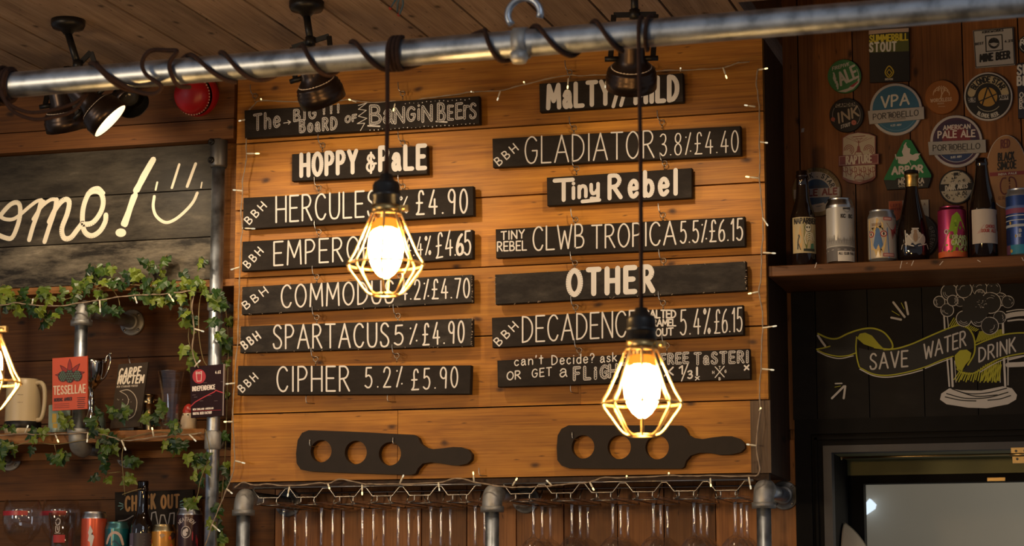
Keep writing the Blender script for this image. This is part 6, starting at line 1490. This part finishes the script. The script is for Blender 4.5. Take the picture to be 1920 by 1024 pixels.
n = MB(); wr(n, 'RAPTURE', 1587, 308, 1634, 304, 14, YB2, 3, (.52, .44, .36), .35); n.mat(paint((.40, .26, .22))); pxline(n, [(1574,294),(1646,290),(1646,306),(1574,310),(1574,294)], YB2, .8, False); n.build('banner_print', None, bo)
# green triangle
t, b, Y = plate('green triangular pump clip with white leaf, behind the gold-necked bottle', [(1700,262),(1708,263),(1746,326),(1745,338),(1740,352),(1663,356),(1657,338),(1660,330),(1694,264)], (.008, .008, .008))
b.mat(paint((.010, .16, .05))); pxpoly(b, [(1694,264),(1700,261.5),(1708,263),(1746,328),(1746,333),(1682,334),(1678,338),(1657,337.5),(1659,332)], Y, .0006)
b.mat(paint((.50, .45, .42)))
pxpoly(b, [(1698,269),(1702,277),(1707,279),(1706,288),(1711,291),(1717,288),(1726,288),(1722,293),(1723,297),(1716,302),(1707,300),(1705,303),(1699,308),(1690,308),(1684,306),(1684,300),(1681,294),(1690,294),(1694,293),(1691,285),(1694,277)], Y, .001)
pxline(b, [(1704,301),(1708,310)], Y, 1.2, False); pxline(b, [(1679,290),(1681,299)], Y, 2, False); pxline(b, [(1699,268),(1695,274)], Y, 2, False)
wr(b, 'ARBOR', 1673, 327, 1730, 323, 13, Y, 3.8, (.52, .46, .42), .3); wr(b, 'MOTUEKA', 1685, 346, 1732, 343, 9, Y, 2.2, (.5, .45, .4), .3); wr(b, 'GOLDEN ALE', 1685, 351, 1730, 348.5, 3, Y, .9, CRM); wr(b, 'SINGLE', 1690, 335.5, 1704, 335, 3, Y, .9, CRM); b.build('print', None, t)
# patterned disc
t, b, Y = badge('round black and cream patterned pump clip above the pink can', 1793, 350.5, 32.5, (.012, .010, .010), (.44, .38, .28), rimw=3)
b.mat(paint(BLK)); pxpoly(b, [(1763,346),(1824,343),(1823,356),(1764,359)], Y, .0008); r_ = random.Random(9)
for k in range(64):
    a, rr = r_.uniform(0, 6.28), r_.uniform(10, 27); x, y = 1793+rr*math.cos(a), 350.5+rr*math.sin(a)
    if abs(y-351) > 8: pxring(b, x, y, r_.uniform(1, 3), Y, 1.1, .0008, 8, r_.uniform(0, 200), r_.uniform(240, 420))
wr(b, 'DARK ARTS', 1773, 358, 1814, 352, 9, Y, 2.3, (.55, .49, .40), .25, .0012); wr(b, 'SURREAL ALE', 1780, 347, 1805, 344.5, 4.5, Y, 1.2, (.5, .44, .36), .25, .0012); b.mat(paint(BLK)); pxpoly(b, [(1788,324),(1797,323.5),(1797,329),(1788,329.5)], Y, .001); b.build('print', None, t)
# oval clip
t, b, Y = badge('tall oval tan pump clip with narrow black capitals, right edge of the badge wall', 1887, 322, 38.5, (.50, .44, .40), (.30, .15, .065), ry=69, rimw=1.5)
b.mat(paint((.20, .03, .035))); pxpoly(b, [(1855,324),(1922,320),(1922,327),(1856,331)], Y, .0008)
wr(b, 'RED', 1877, 278, 1893, 276, 15, Y, 2.6, (.12, .03, .03), .3); wr(b, 'BLACK', 1872, 302, 1901, 299, 14, Y, 2.6, BLK, .3); wr(b, 'SIMCOE', 1871, 319, 1905, 315, 14, Y, 2.4, BLK, .3); wr(b, 'INDIA PALE', 1872, 329, 1906, 326, 3.2, Y, 1, CRM)
b.mat(paint((.10, .02, .025))); pxline(b, [(1886,334),(1880,335),(1876,345),(1877,358),(1882,364),(1888,363)], Y, 2.8); pxline(b, [(1893,349),(1893,362)], Y, 2.8, False); pxline(b, [(1893,344),(1893,333),(1901,334),(1905,342),(1906,352)], Y, 2.8)
wr(b, 'GLOUCESTER', 1872, 375, 1905, 372, 6, Y, 1, (.15, .06, .03)); b.build('print', None, t)
# star clip behind the longneck bottle
t, b, Y = badge('round blue and white pump clip with gold edge, behind the longneck bottle', 1531, 360, 46, (.20, .13, .05), (.42, .37, .33), rimw=8)
b.mat(paint((.030, .065, .14))); pxdisc(b, 1531, 362, 26, Y, .0009); b.mat(paint((.42, .36, .33))); pxpoly(b, [(1488,356),(1574,351),(1574,368),(1489,373)], Y, .0012); pxpoly(b, [(1515,386),(1545,380),(1548,384),(1517,390)], Y, .0012); pxpoly(b, [(1518,393),(1543,388),(1545,391),(1520,396)], Y, .0012)
write(b.mat(paint((.02, .02, .025))), 'BRICK * STAR'.replace('*', '.'), on_arc(1531, 360, 28, -72, 72, 8, Y, .0012), 2*k1, .4); wr(b, 'PALE ALE', 1496, 369, 1569, 364, 11, Y, 3, (.18, .03, .03), .3, .0016); wr(b, 'AMERICAN', 1512, 354, 1552, 351, 4, Y, 1.2, (.06, .06, .08), .3, .0016)
write(b.mat(paint((.10, .07, .02))), 'HAND & BREWED BEERS', on_arc(1531, 360, 39, -50, 60, 5, Y, .0012), 1.2*k1, .4); b.build('print', None, t)
# leaflet and dark ring disc behind the flask
t, b, Y = plate('orange and pale leaflet pinned behind the black teardrop bottle', [(1666,377),(1741,374),(1742,412),(1667,414)], (.40, .34, .28), .003)
b.mat(paint((.44, .09, .025))); pxpoly(b, [(1666.5,377.5),(1692,376.5),(1692,413),(1667,413.5)], Y, .0006); wr(b, 'LEFT', 1670, 388, 1688, 387, 4.5, Y, 1.2, (.25, .03, .02), .5); wr(b, 'PRESS', 1670, 395, 1688, 394, 4, Y, 1.2, (.25, .03, .02), .5); wr(b, 'A', 1732, 385, 1735, 385, 4, Y, 1, (.2, .12, .1)); b.build('print', None, t)
t, b, Y = badge('large dark round pump clip with ring of letters, behind the black teardrop bottle', 1715, 443, 44, (.022, .018, .018), (.012, .010, .010), rimw=3)
write(b.mat(paint((.16, .14, .14))), 'GREENING ROAD OLD INN', on_arc(1715, 443, 31, 60, -60+360, 7, Y, .001), 1.3*k1, .5); b.mat(paint((.08, .07, .07))); pxring(b, 1715, 443, 27, Y, 1.2); b.build('print', None, t)
# small sticker
p = P(1505, 243, -.001); b = MB(); b.prism([P(x, y, -.003) for x, y in [(1502,248),(1507,247.5),(1508,240),(1503,241)]], -.003, -.0006); tag(recentre(b.build('sticker', plain('pale_sticker', (.35, .32, .34), .6)), p), 'tiny torn pale sticker on the boards left of the black round clip', 'sticker')

# ------------------------------------------------------------------ chalk mural under the shelf
YM = -.022
x0m, x1m = P(1484, 660, YM).x, 2.1; zt, zb = ZR-.0275, P(1495, 787, YM).z
t = thing('chalk_mural', ((x0m+x1m)/2, -.011, zb), 'black plank mural of a foaming beer mug and slogan ribbon below the bottle shelf', 'mural')
js = [x0m]+[P(x, 660, YM).x for x in (1530, 1628, 1731, 1831)]; js += [js[-1]+.14*k for k in (1, 2, 3, 4)]
r_ = random.Random(12)
for i in range(len(js)-1):
    b = MB(); b.box((js[i]+.001, YM+r_.uniform(0, .001), zb), (js[i+1]-.001, -.0005, zt)); b.build('plank', M_CHALK_DULL, t)
b = MB(); GW = plain('dim_white_chalk', (.46, .43, .41), .85); GY = plain('yellow_green_chalk', (.33, .32, .025), .85); BK = plain('mural_black', (.014, .012, .011), .8)
def m4(pts): return [(1440+x/4, 512+y/4) for x, y in pts]
def L(pts, w, sm=True, lift=.0009): pxline(b, m4(pts), YM, w, sm, 5, lift)
b.mat(GW)
# foam
foam = [((1360,110),62,150,400),((1285,190),42,190,360),((1345,260),48,150,300),((1470,90),60,250,430),((1590,80),55,270,440),((1690,85),52,300,470),((1745,170),48,-60,100),((1800,190),44,0,190),((1670,200),78,-90,110),((1590,130),38,-60,120),((1440,190),34,200,360),((1470,330),58,120,300),((1580,330),58,110,250),((1665,390),64,60,290),((1740,320),46,20,150),((1385,180),40,20,160)]
fy = lambda y: 512+(455-(455-y)*.90)/4
order = [0, 3, 4, 5, 1, 6, 7, 9, 2, 10, 15, 8, 14, 11, 12, 13]
for i, k in enumerate(order):                    # drawn from the back of the foam to the front, each bubble over the last
    (cx, cy), r, a0, a1 = foam[k]; lf = .0009+.00008*i
    b.mat(BK); pxdisc(b, 1440+cx/4, fy(cy), r/4, YM, lf, 26)
    b.mat(GW); pxring(b, 1440+cx/4, fy(cy), r/4, YM, 1.5, lf+.00003, 28)
    for rr in (.74, .52): pxring(b, 1440+cx/4, fy(cy), r/4*rr, YM, .8, lf+.00003, 14, a0+20, a0+120)
b.mat(BK); pxdisc(b, 1440+1560/4, fy(240), 26, YM, .0024, 24); b.mat(GW)
r2 = random.Random(3)
for k in range(26): pxdisc(b, 1440+(1600+r2.uniform(-40, 40))/4, 512+(235+r2.uniform(-30, 30))/4, .7, YM, .0027, 6)
# glass sides, handle, base
L([(1320,310),(1330,500),(1345,650),(1360,850)], 3, False); L([(1345,320),(1355,420)], 1.6, False); L([(1375,640),(1385,850)], 4, False); L([(1400,660),(1410,820)], 1.2, False)
L([(1760,350),(1765,450)], 4, False); L([(1770,640),(1780,850)], 4, False); L([(1740,700),(1742,820)], 1.4, False); L([(1800,560),(1800,840)], 2.2, False)
L([(1770,330),(1850,310),(1960,305),(2080,330),(2140,420),(2130,560),(2060,640),(1950,680),(1800,690)], 9); L([(1790,290),(1880,275),(2000,280)], 2); L([(1800,360),(1900,350),(2000,370),(2060,450),(2040,560),(1960,610),(1810,650)], 3)
b.mat(GW); pxpoly(b, m4([(1360,865),(1450,880),(1600,882),(1760,850),(1830,865),(1868,915),(1860,950),(1800,985),(1640,1015),(1500,1010),(1340,985),(1290,950),(1300,905)]), YM, .0007)
b.mat(BK)
for pts in ([(1380,870),(1500,905),(1640,900),(1790,865)], [(1340,905),(1480,940),(1650,935),(1800,895)], [(1420,885),(1560,925),(1720,915)], [(1330,930),(1450,955),(1560,960)], [(1650,955),(1740,945),(1820,920)]): L(pts, 2, True, .0010)
# beer hatching
b.mat(GY)
for k in range(15): L([(1360+k*14, 395+k*3), (1395+k*13, 338+k*6)], 1.7, False)
for k in range(16): L([(1560+k*13, 520-k*4), (1590+k*11, 440-k*1)], 2, False)
for k in range(20): L([(1395+k*18, 800+(k % 3)*8), (1440+k*16, 735-k*4)], 2.2, False)
for k in range(10): L([(1590+k*15, 820-(k % 2)*12), (1650+k*11, 690)], 2, False)
# ribbon: black body over the mug, then yellow outline and white lower edge
b.mat(BK); pxpoly(b, m4([(680,560),(760,580),(930,570),(1100,520),(1280,450),(1430,395),(1500,420),(1545,480),(1550,560),(1380,620),(1160,710),(960,765),(800,760),(690,700)]), YM, .0012)
pxpoly(b, m4([(1555,555),(1640,510),(1800,460),(2000,440),(2000,590),(1800,620),(1640,680),(1540,750),(1460,740),(1500,680),(1550,620)]), YM, .0012); pxpoly(b, m4([(380,455),(470,490),(560,470),(650,430),(740,412),(860,440),(920,500),(930,560),(840,575),(760,500),(690,450),(660,600),(560,620),(470,610),(365,570),(460,545)]), YM, .0012)
b.mat(GY)
def LY(pts, w, sm=True): L(pts, w, sm, .0015)
LY([(375,455),(450,488),(520,492),(600,455),(690,425),(780,415),(860,440),(910,490),(935,540),(925,570),(870,575)], 3); LY([(365,572),(410,565),(465,550)], 2.4, False)
LY([(365,575),(430,605),(520,625),(600,620),(660,600)], 2.2); LY([(665,480),(660,560),(668,640),(685,705)], 2.4); pxpoly(b, m4([(668,490),(690,455),(730,448),(780,470),(830,530),(870,570),(800,562),(720,535)]), YM, .0015)
LY([(800,560),(930,572),(1060,540),(1200,480),(1330,425),(1430,392),(1490,405),(1535,460),(1552,530),(1545,610),(1500,690)], 2.8); LY([(690,710),(790,758),(900,768),(1040,745),(1180,705),(1300,655),(1390,625)], 2.2)
pxpoly(b, m4([(1400,620),(1440,580),(1490,575),(1525,600),(1515,650),(1480,690),(1455,735),(1420,720),(1405,680)]), YM, .0015); LY([(1560,540),(1640,505),(1760,465),(1880,450),(2010,452)], 2.6); LY([(1450,745),(1510,758),(1580,735),(1680,670),(1800,625),(1990,590)], 2.4); LY([(1415,720),(1450,750)], 2, False)
b.mat(GW); L([(375,470),(405,515),(430,548)], 4, False, .0015); L([(370,588),(450,625),(540,642),(640,622)], 1.8, True, .0016); L([(690,722),(790,770),(900,782),(1040,760),(1160,728)], 2, True, .0016); L([(1180,716),(1300,668),(1380,640)], 1.8, True, .0016); L([(1590,745),(1690,685),(1800,640),(1980,610)], 1.6, True, .0016)
write(b, 'SAVE', on_wall(1632, 693, 1702, 687, 29, YM, 0, .002), 3.2*k1, .3); write(b, 'WATER', on_wall(1733, 674, 1811, 648, 28, YM, .0, .002), 3*k1, .25); write(b, 'DRINK', on_wall(1836, 679, 1904, 659, 26, YM, 0, .002), 3*k1, .28); write(b, 'BEER', on_wall(1922, 655, 1985, 650, 28, YM, 0, .002), 3*k1, .3)
for p0, p1, w in (((940,220),(1025,330),4),((1032,220),(1050,310),4),((925,335),(998,350),4),((480,940),(570,850),4),((580,850),(568,940),4),((505,830),(555,828),2.4)): L([p0, p1], w, False)
b.mat(GY)
for p0, p1 in (((1000,225),(1022,270)),((930,285),(985,318)),((502,856),(545,848))): L([p0, p1], 1.3, False)
b.build('chalk_drawing', None, t)

# ------------------------------------------------------------------ service hatch below the mural
xo = P(1493, 900, -.02).x; zo = zb-.0005
def zpx(x, y, Y): return P(x, y, Y).z
YF = -.030
# outer black casing
b = MB(); xi = P(1522, 900, YF).x; zi = zpx(1700, 810, YF)
b.box((xo, YF, .9), (xi, .02, zo)); b.box((xi, YF, zi), (2.3, .02, zo))
xi2 = P(1545, 900, YF+.012).x; zi2 = zpx(1700, 833, YF+.012)
b.box((xi, YF+.012, .9), (xi2, .02, zi)); b.box((xi2, YF+.012, zi2), (2.3, .02, zi))
b.box((xi+.008, YF+.005, .9), (xi+.014, YF+.012, zi-.008)); b.box((xi+.008, YF+.005, zi-.014), (2.3, YF+.012, zi-.008))
struct(b.build('window_1', M_FRAME))
b = MB(); xi3 = P(1560, 900, YF+.006).x; zi3 = zpx(1700, 846, YF+.006)
b.box((xi2, YF+.004, .9), (xi3, .02, zi2)); b.box((xi3, YF+.004, zi3), (2.3, .02, zi2)); struct(b.build('trim_5', M_FRAMEGREY))
# orange strip of wall left of the casing
# depth of the hatch: dark reveal, greenish soffit, black inner frame
YI2 = .26
b = MB(); b.box((xi3-.05, .02, .9), (xi3, YI2, zi3+.05)); b.box((xi3-.4, YI2, .9), (P(1620, 960, YI2).x, YI2+.05, 2.4)); zi4 = zpx(1760, 905, YI2); zi5 = zpx(1760, 889, YI2)
b.box((P(1620, 960, YI2).x, YI2, zi4), (2.6, YI2+.05, zi5)); struct(b.build('window_2', M_FRAME))
b = MB(); b.box((xi3, .02, zi3), (2.6, YI2+.02, zi3+.05)); b.box((xi3, YI2-.001, zi5), (2.6, YI2+.05, zi3+.02)); struct(b.build('trim_6', plain('olive_painted_soffit', (.20, .185, .07), .6, 0, .35, 9)))
# brass rod, catch and plate
t = thing('brass_rod', P(1700, 855, .10), 'thin brass rod across the top of the hatch opening', 'rod'); b = MB(); p = P(1700, 856, .12)
b.tube([(xi3+.002, .12, p.z), (P(1903, 852, .12).x, .12, p.z)], .0028, 8); b.build('rod', M_BRASS, t); b = MB()
for x in (xi3+.003, P(1903, 852, .12).x-.003): b = MB(); b.tube([(x-.003, .12, p.z), (x+.003, .12, p.z)], .006, 10); b.tube([(x, .12, p.z), (x, .12, zi3+.001)], .003, 8); b.build('bracket', M_BRASS, t)

c = P(1912, 853, -.03); t = thing('hinge', c, 'ornate brass hinge at the top right of the hatch frame', 'hinge'); b = MB(); b.box((c.x-.020, -.034, c.z+.001), (c.x+.030, YF+.004, c.z+.017)); b.box((c.x-.017, -.034, c.z-.020), (c.x+.030, YF+.004, c.z-.001)); b.build('leaf', M_BRASS, t)
b = MB(); b.tube([(c.x-.022, -.036, c.z), (c.x+.03, -.036, c.z)], .0042, 10); b.build('knuckle', M_BRASS, t); b = MB()
for dx, dz in ((-.008, .009), (.012, .009), (-.006, -.010), (.012, -.010)): b = MB(); b.lathe([(0, .002), (.003, .001), (.0032, 0)], 10, axisM((c.x+dx, -.034, c.z+dz), (0, -1, 0))); b.build('screw', M_WIRE, t)

p = P(1868, 899, YI2); b = MB(); b.box((p.x-.023, YI2-.003, p.z-.005), (p.x+.023, YI2-.0005, p.z+.005), bev=.001); tag(recentre(b.build('name_plate', M_BRASS), p), 'small brass plate on the black inner frame of the hatch', 'plate')
# the room beyond: cream sloping ceiling, a skylight, end wall
YR2 = 2.6; CR = plain('cream_plaster', (.48, .44, .36), .8, 0, .12, 3)
b = MB(); b.box((.2, 1.6, .5), (4.2, 1.66, 3.2)); struct(b.build('wall_far', CR)).name = 'wall_north'
b = MB(); b.add([(.40, .32, 2.10), (.40, 1.6, 2.55), (.16, 1.6, 2.05), (.16, .32, 1.6)], [(0, 1, 2, 3)]); b.box((.1, .32, 2.6), (4.2, 1.62, 2.64)); struct(b.build('ceiling_far', CR)).name = 'trim_7'
b = MB(); pc = [P(x, y, 1.55) for x, y in ((1618, 950), (1630, 935), (1640, 945), (1638, 953), (1622, 964), (1616, 962))]
b.prism(pc[::-1], 1.55, 1.598); o = struct(b.build('window_3', emit('daylight_skylight', (.72, .86, 1.0), 1.1)))
area_light('hatch_room_light', (2.6, .75, 2.3), (1.2, 1.6, 1.9), .5, .5, HATCH_W, (1.0, .95, .84))
# beige cloth shape behind the hatch
c = P(1530, 1090, .15); rx, rz = 110/ppm(c), 125/ppm(c); t = thing('cushion', (xi3+.03, .15, 1.02), 'beige rounded cloth shape behind the lower left of the hatch frame', 'cushion')
b = MB(); n, m = 18, 14; vs = []
for i in range(n+1):
    x = xi3+.004+(c.x+rx-xi3-.004)*i/n; k = math.sqrt(max(0, 1-((x-c.x)/rx)**2))
    for j in range(m+1):
        a = math.pi*j/m; vs.append(V((x, c.y-.10*k*math.cos(a), c.z+rz*k*math.sin(a)*1.0)))
b.add(vs, [(i*(m+1)+j, (i+1)*(m+1)+j, (i+1)*(m+1)+j+1, i*(m+1)+j+1) for i in range(n) for j in range(m)]+[[j for j in range(m+1)]], True)
lo = [vs[i*(m+1)] for i in range(n+1)]+[vs[i*(m+1)+m] for i in range(n, -1, -1)]
k = len(lo); b.add([v for v in lo]+[V((v.x, v.y, 1.02)) for v in lo], [(i, (i+1) % k, k+(i+1) % k, k+i) for i in range(k)]+[[k+i for i in range(k)]], True)
b.build('cloth', plain('beige_cloth', (.46, .37, .26), .8, 0, .15, 20), t)
b = MB(); b.tube(catmull([vs[i*(m+1)+m//2]+V((0, 0, .0005)) for i in range(0, n+1, 3)], 3), .0016, 6); b.build('seam', paint((.24, .20, .13)), t)
